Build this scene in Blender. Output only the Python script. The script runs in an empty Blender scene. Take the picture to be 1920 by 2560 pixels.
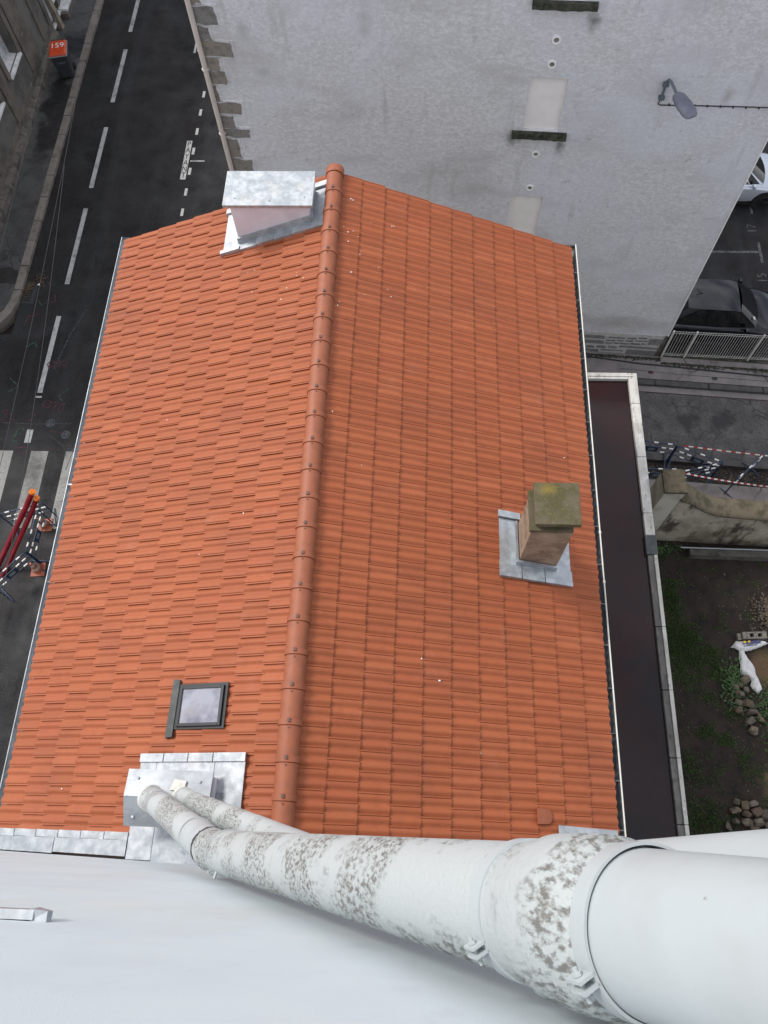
import bpy, bmesh, math, random
import numpy as np
from mathutils import Vector, Matrix, noise as mnoise
random.seed(7)
S = bpy.context.scene
COL = S.collection
R_ = math.radians

# ------------------------------------------------------------------ camera
cd = bpy.data.cameras.new('camera'); cam = bpy.data.objects.new('camera', cd); COL.objects.link(cam)
cd.sensor_fit = 'HORIZONTAL'; cd.sensor_width = 36.0; cd.lens = 35.95; cd.clip_start = 0.05; cd.clip_end = 600
rt, dn, fw = Vector((.99892539, .03442269, -.03103447)), Vector((.01909991, -.91585225, -.4010609)), Vector((-.04222859, .40003716, -.91552554))
cam.matrix_world = Matrix(((rt.x, -dn.x, -fw.x, 0), (rt.y, -dn.y, -fw.y, 0), (rt.z, -dn.z, -fw.z, 20.2), (0, 0, 0, 1)))
S.camera = cam
S.render.resolution_x, S.render.resolution_y = 768, 1024
# ------------------------------------------------------------------ world, sun, exposure
SUN_EL, SUN_AZ = R_(48), R_(-56)      # azimuth from +Y towards +X
w = bpy.data.worlds.new('World'); S.world = w; w.use_nodes = True
nt = w.node_tree; nt.nodes.clear()
sky = nt.nodes.new('ShaderNodeTexSky'); sky.sky_type = 'NISHITA'; sky.sun_disc = False
sky.sun_elevation = SUN_EL; sky.sun_rotation = SUN_AZ
sky.air_density = 1.0; sky.dust_density = 4.0; sky.ozone_density = 1.0
tc = nt.nodes.new('ShaderNodeTexCoord'); mp = nt.nodes.new('ShaderNodeMapping'); mp.inputs['Scale'].default_value = (1, 1, 2.2)
cn = nt.nodes.new('ShaderNodeTexNoise'); cn.inputs['Scale'].default_value = 2.6; cn.inputs['Detail'].default_value = 6
cr = nt.nodes.new('ShaderNodeValToRGB'); cr.color_ramp.elements[0].position = .36; cr.color_ramp.elements[1].position = .66
cr.color_ramp.elements[0].color = (2.6, 2.8, 3.3, 1); cr.color_ramp.elements[1].color = (9.5, 9.6, 9.9, 1)
mx = nt.nodes.new('ShaderNodeMix'); mx.data_type = 'RGBA'; mx.inputs[0].default_value = .8
bg = nt.nodes.new('ShaderNodeBackground'); bg.inputs['Strength'].default_value = .1
wo = nt.nodes.new('ShaderNodeOutputWorld')
L = nt.links.new
L(tc.outputs['Generated'], mp.inputs[0]); L(mp.outputs[0], cn.inputs['Vector']); L(cn.outputs[0], cr.inputs[0])
L(sky.outputs[0], mx.inputs[6]); L(cr.outputs[0], mx.inputs[7]); L(mx.outputs[2], bg.inputs[0]); L(bg.outputs[0], wo.inputs[0])
sd = bpy.data.lights.new('sun', 'SUN'); sd.energy = 1.5; sd.angle = R_(16); sd.color = (1, .965, .92)
sun = bpy.data.objects.new('sun', sd); COL.objects.link(sun)
sdir = Vector((math.sin(SUN_AZ) * math.cos(SUN_EL), math.cos(SUN_AZ) * math.cos(SUN_EL), math.sin(SUN_EL)))
sun.rotation_euler = sdir.to_track_quat('Z', 'Y').to_euler(); sun.location = (0, 0, 60)
S.view_settings.view_transform = 'Standard'; S.view_settings.look = 'None'; S.view_settings.gamma = 1
S.view_settings.use_curve_mapping = False; S.view_settings.exposure = 0.95
S.render.engine = 'CYCLES'

# ------------------------------------------------------------------ materials
MAT = {}
def M(name, base, rough=.8, layers=(), spots=(), bump=0, bscale=40, metal=0, coat=0, rvar=0, rand=None, spec=.5, world=True, rscale=3):
    """layers: (colour, scale, lo, hi, detail, (sx,sy,sz)); spots: (colour, centre, radius, softness, noise)"""
    kk = 1.22 if name in ('grey_render', 'infill_render') else .87
    fx = lambda c: tuple(min(.88, t * kk) for t in c)
    base = fx(base); layers = [(fx(l[0]), *l[1:]) for l in layers]; spots = [(fx(l[0]), *l[1:]) for l in spots]; rand = [fx(c) for c in rand] if rand else None
    m = bpy.data.materials.new(name); m.use_nodes = True; t = m.node_tree; n = t.nodes; k = t.links.new
    b = n['Principled BSDF']; b.inputs['Roughness'].default_value = rough; b.inputs['Metallic'].default_value = metal
    b.inputs['Coat Weight'].default_value = coat; b.inputs['Coat Roughness'].default_value = .04; b.inputs['Specular IOR Level'].default_value = spec
    if world: pos = n.new('ShaderNodeNewGeometry').outputs['Position']
    else: pos = n.new('ShaderNodeTexCoord').outputs['Object']
    def mixc(fac, a, c):
        x = n.new('ShaderNodeMix'); x.data_type = 'RGBA'; k(fac, x.inputs[0])
        if isinstance(a, tuple): x.inputs[6].default_value = (*a, 1)
        else: k(a, x.inputs[6])
        x.inputs[7].default_value = (*c, 1); return x.outputs[2]
    def nz(scale, detail=4, st=(1, 1, 1), rough_=.6):
        v = pos
        if st != (1, 1, 1):
            q = n.new('ShaderNodeMapping'); q.inputs['Scale'].default_value = st; k(pos, q.inputs[0]); v = q.outputs[0]
        x = n.new('ShaderNodeTexNoise'); x.inputs['Scale'].default_value = scale; x.inputs['Detail'].default_value = detail; x.inputs['Roughness'].default_value = rough_
        k(v, x.inputs['Vector']); return x.outputs[0]
    def mr(v, lo, hi, a=0., z=1.):
        x = n.new('ShaderNodeMapRange'); x.inputs[1].default_value = lo; x.inputs[2].default_value = hi; x.inputs[3].default_value = a; x.inputs[4].default_value = z; k(v, x.inputs[0]); return x.outputs[0]
    c = base
    if rand:
        oi = n.new('ShaderNodeObjectInfo').outputs['Random']; ge = n.new('ShaderNodeNewGeometry').outputs['Random Per Island']
        a = n.new('ShaderNodeMath'); a.operation = 'ADD'; k(oi, a.inputs[0]); k(ge, a.inputs[1])
        f = n.new('ShaderNodeMath'); f.operation = 'FRACT'; k(a.outputs[0], f.inputs[0])
        rp = n.new('ShaderNodeValToRGB'); rp.color_ramp.interpolation = 'LINEAR'
        els = rp.color_ramp.elements
        while len(els) < len(rand): els.new(.5)
        for i, cc in enumerate(rand): els[i].position = i / (len(rand) - 1); els[i].color = (*cc, 1)
        k(f.outputs[0], rp.inputs[0]); c = rp.outputs[0]
    for ly in layers:
        col, sc, lo, hi = ly[:4]; de = ly[4] if len(ly) > 4 else 4; st = ly[5] if len(ly) > 5 else (1, 1, 1)
        mxv = ly[6] if len(ly) > 6 else 1.
        c = mixc(mr(nz(sc, de, st), lo, hi, 0., mxv), c, col)
    for col, ce, rad, soft, nn in spots:
        q = n.new('ShaderNodeMapping'); q.vector_type = 'POINT'
        q.inputs['Location'].default_value = tuple(-ce[i] / rad[i] for i in range(3)); q.inputs['Scale'].default_value = tuple(1 / r for r in rad); k(pos, q.inputs[0])
        ln = n.new('ShaderNodeVectorMath'); ln.operation = 'LENGTH'; k(q.outputs[0], ln.inputs[0])
        ad = n.new('ShaderNodeMath'); ad.operation = 'MULTIPLY_ADD'; k(nz(nn, 5), ad.inputs[0]); ad.inputs[1].default_value = 1.6; k(ln.outputs['Value'], ad.inputs[2])
        c = mixc(mr(ad.outputs[0], 1.8 - soft, 1.8, 1., 0.), c, col)
    if isinstance(c, tuple): b.inputs['Base Color'].default_value = (*c, 1)
    else: k(c, b.inputs['Base Color'])
    if rvar: k(mr(nz(rscale, 5), .35, .65, max(.03, rough - rvar), min(1, rough + rvar)), b.inputs['Roughness'])
    if bump:
        bp = n.new('ShaderNodeBump'); bp.inputs['Strength'].default_value = min(1, bump); bp.inputs['Distance'].default_value = .01 * max(1, bump)
        k(nz(bscale, 5), bp.inputs['Height']); k(bp.outputs[0], b.inputs['Normal'])
    MAT[name] = m; return m

TILE = M('terracotta', (.5, .16, .075), .62, spec=.3, rand=[(.325, .09, .036), (.385, .107, .042), (.36, .1, .039), (.4, .116, .048), (.34, .095, .037), (.375, .1, .042)],
         layers=[((.29, .078, .034), 6, .5, .75, 5, (1, 1, 1), .55), ((.44, .17, .09), 60, .62, .8, 3, (1, 1, 1), .3), ((.27, .08, .04), .9, .5, .72, 5, (1, 1, 1), .45), ((.42, .17, .11), 2.3, .6, .78, 5, (1, 1, 1), .3)], bump=.12, bscale=160)
RIDGE = M('terracotta_ridge', (.335, .1, .044), .6, layers=[((.27, .082, .037), 7, .45, .7), ((.55, .22, .13), 80, .65, .8, 3, (1, 1, 1), .3)], bump=.1, bscale=150)
ZINC = M('zinc', (.4, .43, .455), .42, metal=.5, layers=[((.56, .59, .62), 7, .42, .62, 6), ((.42, .45, .48), 16, .55, .75, 6, (1, 1, 1), .7), ((.7, .66, .58), 3.2, .56, .7, 5, (1, 1, 1), .4)], rvar=.14, rscale=9, bump=.25, bscale=14)
HOODZ = M('hood_zinc', (.3, .32, .345), .45, metal=.35, layers=[((.4, .43, .46), 4, .42, .62, 6), ((.24, .26, .28), 12, .58, .75, 6, (1, 1, 1), .5)], rvar=.1)
ZINCD = M('zinc_dull', (.36, .39, .42), .5, metal=.5, layers=[((.52, .55, .58), 6, .42, .65, 5), ((.24, .26, .29), 14, .55, .75, 6, (1, 1, 1), .6)], rvar=.12)
GUTD = M('dark_gutter', (.09, .1, .105), .45, metal=.3, layers=[((.15, .16, .17), 3, .4, .65), ((.05, .05, .05), 12, .55, .7)])
WHITEP = M('white_plastic', (.72, .71, .66), .45, layers=[((.55, .54, .48), 5, .5, .7)])
CLIP = M('brown_clip', (.12, .06, .045), .5)
WALLW = M('white_render', (.68, .76, .795), .85, layers=[((.65, .71, .76), 1.4, .4, .65, 4), ((.74, .75, .73), 2.1, .55, .75, 3, (1, 1, 1), .6), ((.56, .61, .65), 9, .58, .75, 8, (1, 1, .5), .4), ((.6, .6, .56), .9, .55, .7, 6, (1, 1, .4), .35)], bump=.16, bscale=200)
PIPEW = M('white_enamel_pipe', (.5, .545, .56), .5, layers=[((.3, .29, .27), 34, .7, .76, 5), ((.47, .5, .515), 4, .45, .65)], bump=.06, bscale=40)
def pipe_paint(name, lo, big):
    return M(name, (.5, .535, .535), .62, layers=[((.44, .47, .465), 3, .45, .65), ((.11, .1, .085), 60, .46, .6, 9, (1, 1, .35), .8), ((.16, .14, .115), 18, .6, .66, 10, (1, 1, .45), .8), ((.2, .16, .125), 8, big, big + .04, 10, (1, 1, .6), .75), ((.52, .555, .56), 2.1, lo, lo + .07, 6, (1, 1, .7), .97)], bump=.3, bscale=60)
PIPEF = pipe_paint('flaking_pipe_paint', .49, .64)
PIPEC = pipe_paint('flaking_coupling_band', .53, .64)
CAVE = M('bare_dark_metal', (.06, .06, .065), .8, layers=[((.16, .15, .14), 20, .5, .65, 6)])
GREYR = M('grey_render', (.49, .483, .495), .9,
          layers=[((.61, .605, .625), 16, .46, .6, 9, (.6, .6, 1), .75), ((.8, .8, .83), 42, .55, .66, 7, (.6, .6, 1), .7), ((.385, .37, .37), 1.1, .5, .7, 6, (.4, .4, 1), .75), ((.58, .59, .65), .5, .45, .65, 3, (1, 1, 1), .5), ((.3, .295, .3), 9, .6, .72, 8, (.7, .7, 1), .55), ((.33, .32, .315), 1.6, .58, .72, 6, (1.6, 1.6, .25), .5)],
          spots=[((.2, .205, .2), (3.05, 14.5, 7.6), (.16, .5, .3), .9, 7), ((.2, .205, .2), (2.0, 14.6, 7.72), (.2, .5, .2), .9, 7), ((.2, .21, .2), (3.2, 14.5, 10.45), (.16, .5, .3), .9, 7),
                 ((.4, .4, .41), (-3.7, 15.1, 10.0), (.16, .5, .3), .9, 6), ((.4, .4, .41), (-3.45, 15.1, 9.1), (.18, .5, .16), .9, 6), ((.42, .42, .43), (-1.2, 14.9, 10.2), (.2, .5, .5), 1., 5), ((.38, .38, .39), (6.2, 14.3, 9.0), (.16, .5, .3), 1., 6),
                 ((.34, .325, .31), (5.8, 14.3, 1.55), (1.6, .8, .42), 1.1, 3)], bump=.9, bscale=90)
INFILL = M('infill_render', (.72, .68, .66), .88, layers=[((.66, .625, .6), 3, .42, .65), ((.68, .65, .63), 60, .5, .75)], bump=.3, bscale=120)
MOSSY = M('mossy_stone', (.07, .068, .052), .95, layers=[((.022, .027, .013), 7, .42, .58, 6), ((.2, .19, .16), 22, .6, .75, 5)], bump=1.2, bscale=40)
QUOIN = M('brown_quoin_stone', (.2, .175, .15), .9, rand=[(.24, .225, .21), (.3, .26, .215), (.25, .24, .23), (.32, .27, .22), (.22, .215, .21)], layers=[((.15, .14, .13), 6, .48, .68, 6), ((.3, .26, .22), 14, .58, .75, 5, (1, 1, 1), .6)], bump=1, bscale=30)
BASEST = M('grey_base_stone', (.15, .145, .145), .9, rand=[(.2, .19, .185), (.26, .25, .245), (.19, .185, .185), (.29, .275, .265)], layers=[((.13, .125, .12), 9, .5, .7, 6)], bump=.8, bscale=40)
MORTAR = M('mortar', (.6, .58, .57), .95, layers=[((.46, .45, .44), 8, .45, .65, 6)], bump=.6, bscale=60)
ASPH = M('asphalt', (.0115, .0112, .0124), .7, layers=[((.022, .022, .0235), .7, .46, .6, 7), ((.005, .0046, .005), .45, .5, .6, 5), ((.045, .045, .047), 24, .52, .66, 8, (1, 1, 1), .75), ((.018, .0135, .0135), .25, .5, .62, 4, (1, 1, 1), .7), ((.05, .05, .05), 9, .66, .78, 5, (2, .25, 1), .5), ((.028, .028, .03), 1.0, .5, .66, 5, (1.3, .06, 1), .7), ((.004, .004, .0045), 1.6, .6, .68, 6, (1, .5, 1), .6)], rvar=.15, rscale=1.2, spec=.3, bump=.5, bscale=120)
ASPHR = M('cracked_asphalt', (.085, .078, .077), .85, layers=[((.125, .115, .112), 2.2, .45, .62, 6), ((.045, .042, .042), 14, .48, .64, 9, (1, 1, 1), .75), ((.04, .038, .039), .8, .56, .64, 7), ((.14, .135, .13), 60, .62, .8, 3)], bump=.8, bscale=90)
def add_cracks(m, scale, w=.035, col=(.02, .019, .02)):
    t = m.node_tree; n = t.nodes; b = n['Principled BSDF']; src = b.inputs['Base Color'].links[0].from_socket
    g = n.new('ShaderNodeNewGeometry'); nn = n.new('ShaderNodeTexNoise'); nn.inputs['Scale'].default_value = 3; nn.inputs['Detail'].default_value = 6
    t.links.new(g.outputs['Position'], nn.inputs['Vector'])
    mx_ = n.new('ShaderNodeMix'); mx_.data_type = 'VECTOR'; mx_.inputs[0].default_value = .22; t.links.new(g.outputs['Position'], mx_.inputs[4]); t.links.new(nn.outputs['Color'], mx_.inputs[5])
    v = n.new('ShaderNodeTexVoronoi'); v.feature = 'DISTANCE_TO_EDGE'; v.inputs['Scale'].default_value = scale; t.links.new(mx_.outputs[1], v.inputs['Vector'])
    r = n.new('ShaderNodeMapRange'); r.inputs[1].default_value = 0; r.inputs[2].default_value = w; r.inputs[3].default_value = .85; r.inputs[4].default_value = 0; t.links.new(v.outputs['Distance'], r.inputs[0])
    n2 = n.new('ShaderNodeTexNoise'); n2.inputs['Scale'].default_value = .9; t.links.new(g.outputs['Position'], n2.inputs['Vector'])
    r2 = n.new('ShaderNodeMapRange'); r2.inputs[1].default_value = .42; r2.inputs[2].default_value = .58; t.links.new(n2.outputs[0], r2.inputs[0])
    mu = n.new('ShaderNodeMath'); mu.operation = 'MULTIPLY'; t.links.new(r.outputs[0], mu.inputs[0]); t.links.new(r2.outputs[0], mu.inputs[1])
    x = n.new('ShaderNodeMix'); x.data_type = 'RGBA'; t.links.new(mu.outputs[0], x.inputs[0]); t.links.new(src, x.inputs[6]); x.inputs[7].default_value = (*col, 1)
    t.links.new(x.outputs[2], b.inputs['Base Color'])
add_cracks(ASPHR, 1.9, .05)
PAVE = M('pavement_asphalt', (.075, .074, .074), .8, layers=[((.05, .05, .051), 1.2, .45, .62, 6), ((.1, .098, .096), 14, .55, .72, 5), ((.045, .042, .04), .7, .56, .66, 6), ((.16, .155, .15), 90, .68, .8, 2)],
         spots=[((.006, .006, .006), (-13.8, 25.4, .1), (.75, 1.7, 1), .3, 1.6), ((.01, .009, .009), (-13.85, 23.9, .1), (.6, 1.5, 1), .4, 1.6), ((.012, .012, .018), (-13.9, 28.7, .1), (.8, 1.0, 1), .5, 2.5), ((.02, .018, .017), (-14.2, 17.2, .1), (.9, .42, .5), .15, .6)], rvar=.18, bump=.6, bscale=80)
add_cracks(PAVE, .8, .018)
PAVER = M('pavement_concrete', (.23, .205, .2), .88, layers=[((.17, .153, .15), 1.6, .45, .62, 6), ((.3, .275, .268), 30, .55, .72, 4), ((.075, .07, .068), .8, .6, .7, 6)], bump=.5, bscale=90)
add_cracks(PAVER, .55, .016)
KERB = M('granite_kerb', (.2, .175, .15), .85, rand=[(.17, .15, .13), (.215, .19, .165), (.19, .165, .145), (.23, .2, .175)], layers=[((.12, .105, .092), 4, .48, .68, 6), ((.3, .27, .24), 60, .6, .75, 3)], bump=.6, bscale=70)
KERBR = M('concrete_kerb', (.085, .082, .08), .9, layers=[((.055, .053, .05), 4, .45, .65, 6)], bump=.5)
PAINT = M('road_paint', (.42, .42, .41), .75, layers=[((.2, .2, .2), 2.0, .48, .68, 5), ((.1, .1, .1), 24, .54, .66, 7, (1, 1, 1), .8), ((.5, .5, .49), 9, .55, .7)], bump=.3)
PAINTZ = M('zebra_paint', (.3, .295, .275), .75, layers=[((.11, .107, .1), 1.0, .44, .62, 6), ((.07, .068, .066), 18, .52, .68, 7, (1, 1, 1), .7)], bump=.3)
PAINTF = M('faded_bay_paint', (.16, .157, .15), .8, layers=[((.06, .058, .056), 7, .45, .62, 6), ((.02, .02, .02), 22, .52, .64, 6)])
PAINTW = M('fresh_road_paint', (.62, .61, .58), .7, layers=[((.4, .39, .37), 12, .5, .66, 6)])
INK = M('road_letter_black', (.02, .02, .022), .8)
MRED = M('red_marking_spray', (.12, .022, .034), .8, layers=[((.018, .013, .015), 9, .38, .55, 7)])
MGRN = M('green_marking_spray', (.04, .11, .06), .8, layers=[((.015, .017, .016), 9, .38, .55, 7)])
MBLU = M('pale_marking_spray', (.07, .085, .095), .8, layers=[((.016, .016, .018), 16, .4, .58, 6)])
SOIL = M('soil', (.026, .0175, .0132), .95, layers=[((.038, .026, .02), 1.1, .42, .62, 6), ((.013, .0095, .008), 3.2, .48, .66, 7), ((.065, .05, .04), 28, .6, .75, 6), ((.048, .036, .025), .6, .56, .68, 5)],
         spots=[((.16, .12, .07), (9.0, 1.75, 0), (.5, .5, 1), 1., 4), ((.12, .075, .04), (9.1, 4.6, 0), (.42, .62, 1), .5, 3)], bump=2.5, bscale=16)
TRENCH = M('trench_gravel', (.035, .027, .024), .95, layers=[((.02, .015, .014), 5, .45, .6, 6), ((.09, .075, .065), 40, .6, .72, 4), ((.3, .28, .25), 55, .72, .77, 2)], bump=3, bscale=30)
GRASS = M('grass_blades', (.04, .09, .015), .7, rand=[(.025, .06, .01), (.045, .1, .016), (.035, .08, .014), (.065, .12, .025), (.08, .09, .03)])
WEED = M('weed_leaves', (.04, .09, .02), .7, rand=[(.03, .075, .015), (.05, .115, .025), (.07, .13, .035), (.035, .085, .02)])
BROOF = M('bitumen_roof', (.025, .0125, .013), .1, layers=[((.034, .0115, .0115), 1.1, .42, .64, 4), ((.012, .012, .0145), .7, .5, .68, 5), ((.06, .055, .05), 45, .75, .8, 2)], rvar=.05, rscale=.9, bump=.05, bscale=3, spec=.28)
COPE = M('stained_coping', (.66, .64, .6), .85, layers=[((.46, .44, .41), 3.5, .46, .64, 6, (1, .35, 1)), ((.12, .11, .1), 7, .58, .7, 8, (1.6, .5, 1)), ((.8, .78, .74), 5, .56, .7, 5)], bump=.3)
COPED = M('dark_weathered_coping', (.15, .14, .135), .9, layers=[((.24, .23, .215), 4, .46, .64, 6, (1, .4, 1)), ((.08, .075, .07), 9, .54, .7, 8)], bump=.4)
BITP = M('grey_patch', (.07, .08, .085), .7, layers=[((.1, .11, .115), 9, .45, .65)])
EXTW = M('extension_wall', (.3, .27, .23), .9, layers=[((.2, .18, .15), 1.5, .45, .65)])
HOUSEW = M('house_render', (.42, .38, .33), .9, layers=[((.34, .31, .27), 1.5, .45, .65)])
CHW = M('chimney_render', (.74, .7, .75), .9, layers=[((.8, .77, .82), 3, .45, .65, 4), ((.66, .62, .66), 2.2, .52, .7, 5)], bump=.15, bscale=120)
CHB = M('beige_chimney_render', (.36, .27, .19), .9, layers=[((.24, .17, .115), 3.2, .44, .62, 6), ((.42, .33, .24), 6, .55, .7, 5), ((.13, .1, .075), 5, .58, .72, 7)], bump=.4, bscale=60)
LICH = M('lichen_concrete', (.13, .105, .065), .95, layers=[((.085, .078, .03), 3.2, .44, .58, 6), ((.2, .175, .13), 40, .6, .72, 4), ((.3, .25, .05), 18, .69, .72, 4)], spots=[((.22, .16, .03), (1.68, 4.28, 11.25), (.16, .1, .3), .9, 30)], bump=1, bscale=60)
BLACKF = M('skylight_frame', (.025, .025, .028), .4)
LEADA = M('lead_apron', (.06, .063, .063), .65, layers=[((.11, .11, .11), 8, .45, .65, 6)], bump=.3)
GLASS = M('dark_glass', (.03, .035, .045), .05, spec=.9, coat=1)
SKYGL = M('skylight_glass', (.55, .56, .62), .07, metal=.7, layers=[((.3, .3, .36), 4, .4, .65, 4), ((.5, .47, .47), 5, .5, .7, 4)], spec=.8)
LAMPM = M('lamp_grey', (.17, .175, .23), .5, layers=[((.22, .23, .28), 3, .45, .65)])
LAMPA = M('lamp_bracket', (.13, .16, .18), .5)
CABLE = M('black_cable', (.012, .012, .016), .5)
WIRE = M('overhead_wire', (.03, .03, .033), .6)
DPIPE = M('beige_downpipe', (.7, .62, .56), .55, layers=[((.62, .55, .5), 3, .45, .65)])
EDGEW = M('white_edge_bead', (.98, .98, .96), .6)
FENCEW = M('white_fence_paint', (.68, .66, .62), .55, layers=[((.5, .47, .42), 9, .55, .7)])
STONEF = M('facade_stone', (.16, .138, .115), .92, layers=[((.09, .082, .075), 1.4, .44, .62, 5), ((.19, .165, .14), 3.5, .54, .7, 6), ((.06, .055, .05), 2.0, .6, .72, 7)], bump=.6, bscale=50)
STONEP = M('facade_panel', (.15, .145, .135), .9, layers=[((.09, .088, .085), 1.2, .44, .62, 5), ((.16, .155, .145), 6, .56, .7, 6)], bump=.4)
PLINTH = M('plinth_stone', (.13, .118, .1), .92, layers=[((.06, .055, .046), 2.6, .46, .62, 7), ((.2, .18, .155), 4, .56, .7, 6)], bump=.8, bscale=40)
SILLW = M('white_window_sill', (.78, .78, .78), .6, layers=[((.55, .55, .54), 4, .45, .65)])
PALEW = M('pale_shutter', (.55, .57, .6), .7, layers=[((.34, .36, .39), 3, .45, .65)])
POSTB = M('pale_stone_post', (.3, .26, .2), .9, layers=[((.2, .17, .13), 5, .45, .62, 6)], bump=.5)
BING = M('bin_grey', (.035, .04, .047), .5, layers=[((.05, .056, .062), 6, .45, .65)])
BINR = M('bin_lid_red', (.62, .06, .008), .45, layers=[((.5, .045, .008), 5, .45, .65)])
BINL = M('bin_rim', (.25, .25, .25), .5)
CHALK = M('white_scrawl', (.75, .7, .68), .7)
CHALKD = M('faded_scrawl', (.16, .17, .18), .7)
RUB = M('rubber', (.012, .012, .012), .7)
BBLUE = M('barrier_blue', (.022, .045, .1), .45, layers=[((.012, .022, .05), 6, .45, .65)])
BANDW = M('white_band', (.8, .8, .78), .5)
BANDR = M('red_band', (.45, .04, .035), .55)
PLQ = M('plaque_label', (.32, .36, .38), .5, layers=[((.12, .14, .16), 30, .45, .6)])
ORNG = M('orange_tie', (.75, .2, .05), .5)
CONEO = M('cone_orange', (.36, .1, .05), .6, layers=[((.35, .1, .06), 12, .45, .65)])
CONEW = M('cone_white', (.42, .38, .34), .6)
DUCT = M('red_duct', (.25, .004, .012), .35, layers=[((.16, .002, .008), 3, .45, .65)])
DUCTI = M('orange_duct_mouth', (.9, .22, .01), .5)
BLOCK = M('concrete_block', (.24, .22, .19), .95, layers=[((.17, .155, .135), 12, .45, .65, 5)], bump=1, bscale=90)
HOLE = M('block_hollow', (.012, .01, .009), 1)
BAG = M('white_sack', (.68, .68, .68), .5, layers=[((.55, .55, .56), 6, .45, .65)])
BAGY = M('sack_print_yellow', (.75, .5, .02), .5)
BAGB = M('sack_print_blue', (.05, .06, .16), .5)
ROCK = M('rubble_stone', (.17, .125, .085), .93, rand=[(.19, .14, .09), (.12, .1, .085), (.2, .17, .13), (.15, .1, .065), (.09, .075, .07)], layers=[((.09, .07, .055), 10, .46, .64, 6), ((.26, .21, .16), 26, .6, .75, 5, (1, 1, 1), .6)], bump=.8, bscale=50)
GWALL = M('stained_garden_wall', (.46, .4, .32), .93, layers=[((.6, .53, .43), 1.8, .45, .62, 5), ((.22, .195, .13), 1.3, .48, .64, 6), ((.06, .052, .04), 1.7, .53, .63, 7, (1.6, 1, .6), .9), ((.68, .62, .52), 2.4, .57, .68, 7, (1.3, 1, .6), .8), ((.05, .045, .035), 6, .6, .7, 7, (1, 1, .4), .7)], bump=.5, bscale=40)
GWTOP = M('mossy_wall_top', (.15, .122, .082), .95, layers=[((.075, .064, .036), 4, .45, .62, 6), ((.2, .175, .12), 30, .58, .74, 5)], bump=1, bscale=70)
GWP = M('pale_pillar_side', (.66, .62, .53), .92, layers=[((.5, .46, .38), 2, .45, .62, 5)], bump=.3)
METAL = M('galvanised_rail', (.4, .43, .46), .4, metal=.7)
CARN = M('navy_car_paint', (.002, .003, .009), .05, spec=.5)
CARS = M('silver_car_paint', (.62, .66, .74), .22, metal=.35, coat=1)
CARK = M('black_car_paint', (.006, .006, .008), .2, coat=1)
CGL = M('car_glass', (.004, .006, .008), .05, spec=.45)
RIM = M('alloy_rim', (.05, .05, .055), .35, metal=.8)
TRIMK = M('black_trim', (.012, .012, .013), .45)
LEAF = M('dead_leaf', (.1, .06, .03), .8, rand=[(.16, .08, .02), (.06, .035, .02), (.12, .08, .04), (.04, .028, .02)])
GRATE = M('iron_grate', (.06, .065, .07), .5, metal=.5)
WFLK = M('white_fleck', (.75, .75, .72), .8)

# ------------------------------------------------------------------ mesh helpers
class MB:
    def __init__(s): s.v = []; s.f = []; s.sm = []; s.mi = []
    def add(s, vs, fs, smooth=False, mi=0):
        o = len(s.v); s.v += [tuple(p) for p in vs]; s.f += [tuple(i + o for i in q) for q in fs]; s.sm += [smooth] * len(fs); s.mi += [mi] * len(fs); return s
    def box(s, x0, x1, y0, y1, z0, z1, mi=0):
        return s.add([(x0, y0, z0), (x1, y0, z0), (x1, y1, z0), (x0, y1, z0), (x0, y0, z1), (x1, y0, z1), (x1, y1, z1), (x0, y1, z1)],
                     [(0, 3, 2, 1), (4, 5, 6, 7), (0, 1, 5, 4), (1, 2, 6, 5), (2, 3, 7, 6), (3, 0, 4, 7)], mi=mi)
    def hexa(s, bot, top, mi=0):
        n = len(bot); vs = list(bot) + list(top); fs = [tuple(range(n - 1, -1, -1)), tuple(range(n, 2 * n))] + [(i, (i + 1) % n, n + (i + 1) % n, n + i) for i in range(n)]
        return s.add(vs, fs, mi=mi)
    def prism(s, pts, z0, z1, mi=0):
        return s.hexa([(x, y, z0) for x, y in pts], [(x, y, z1) for x, y in pts], mi)
    def tube(s, path, r, n=8, caps=True, smooth=True, mi=0):
        P = [Vector(p) for p in path]; rs = r if isinstance(r, (list, tuple)) else [r] * len(P); vs = []; up = None
        for i, p in enumerate(P):
            d = (P[min(i + 1, len(P) - 1)] - P[max(i - 1, 0)]).normalized()
            if up is None: up = Vector((0, 0, 1)) if abs(d.z) < .9 else Vector((0, 1, 0))
            a = d.cross(up).normalized(); b = a.cross(d).normalized(); up = b
            vs += [p + (a * math.cos(2 * math.pi * k / n) + b * math.sin(2 * math.pi * k / n)) * rs[i] for k in range(n)]
        fs = [(i * n + k, i * n + (k + 1) % n, (i + 1) * n + (k + 1) % n, (i + 1) * n + k) for i in range(len(P) - 1) for k in range(n)]
        s.add(vs, fs, smooth, mi)
        if caps:
            s.add([vs[k] for k in range(n)], [tuple(range(n - 1, -1, -1))], mi=mi); m = len(vs) - n; s.add([vs[m + k] for k in range(n)], [tuple(range(n))], mi=mi)
        return s
    def build(s, name, mats, parent=None, loc=None):
        me = bpy.data.meshes.new(name); me.from_pydata(s.v, [], s.f)
        for m in (mats if isinstance(mats, (list, tuple)) else [mats]): me.materials.append(m)
        me.polygons.foreach_set('use_smooth', s.sm); me.polygons.foreach_set('material_index', s.mi); me.update()
        return link(name, me, parent, loc)
def link(name, me, parent=None, loc=None):
    o = bpy.data.objects.new(name, me); COL.objects.link(o)
    if parent: o.parent = parent
    if loc: o.location = loc
    return o
def fixn(o):
    bm = bmesh.new(); bm.from_mesh(o.data); bmesh.ops.recalc_face_normals(bm, faces=bm.faces); bm.to_mesh(o.data); bm.free(); return o
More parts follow.
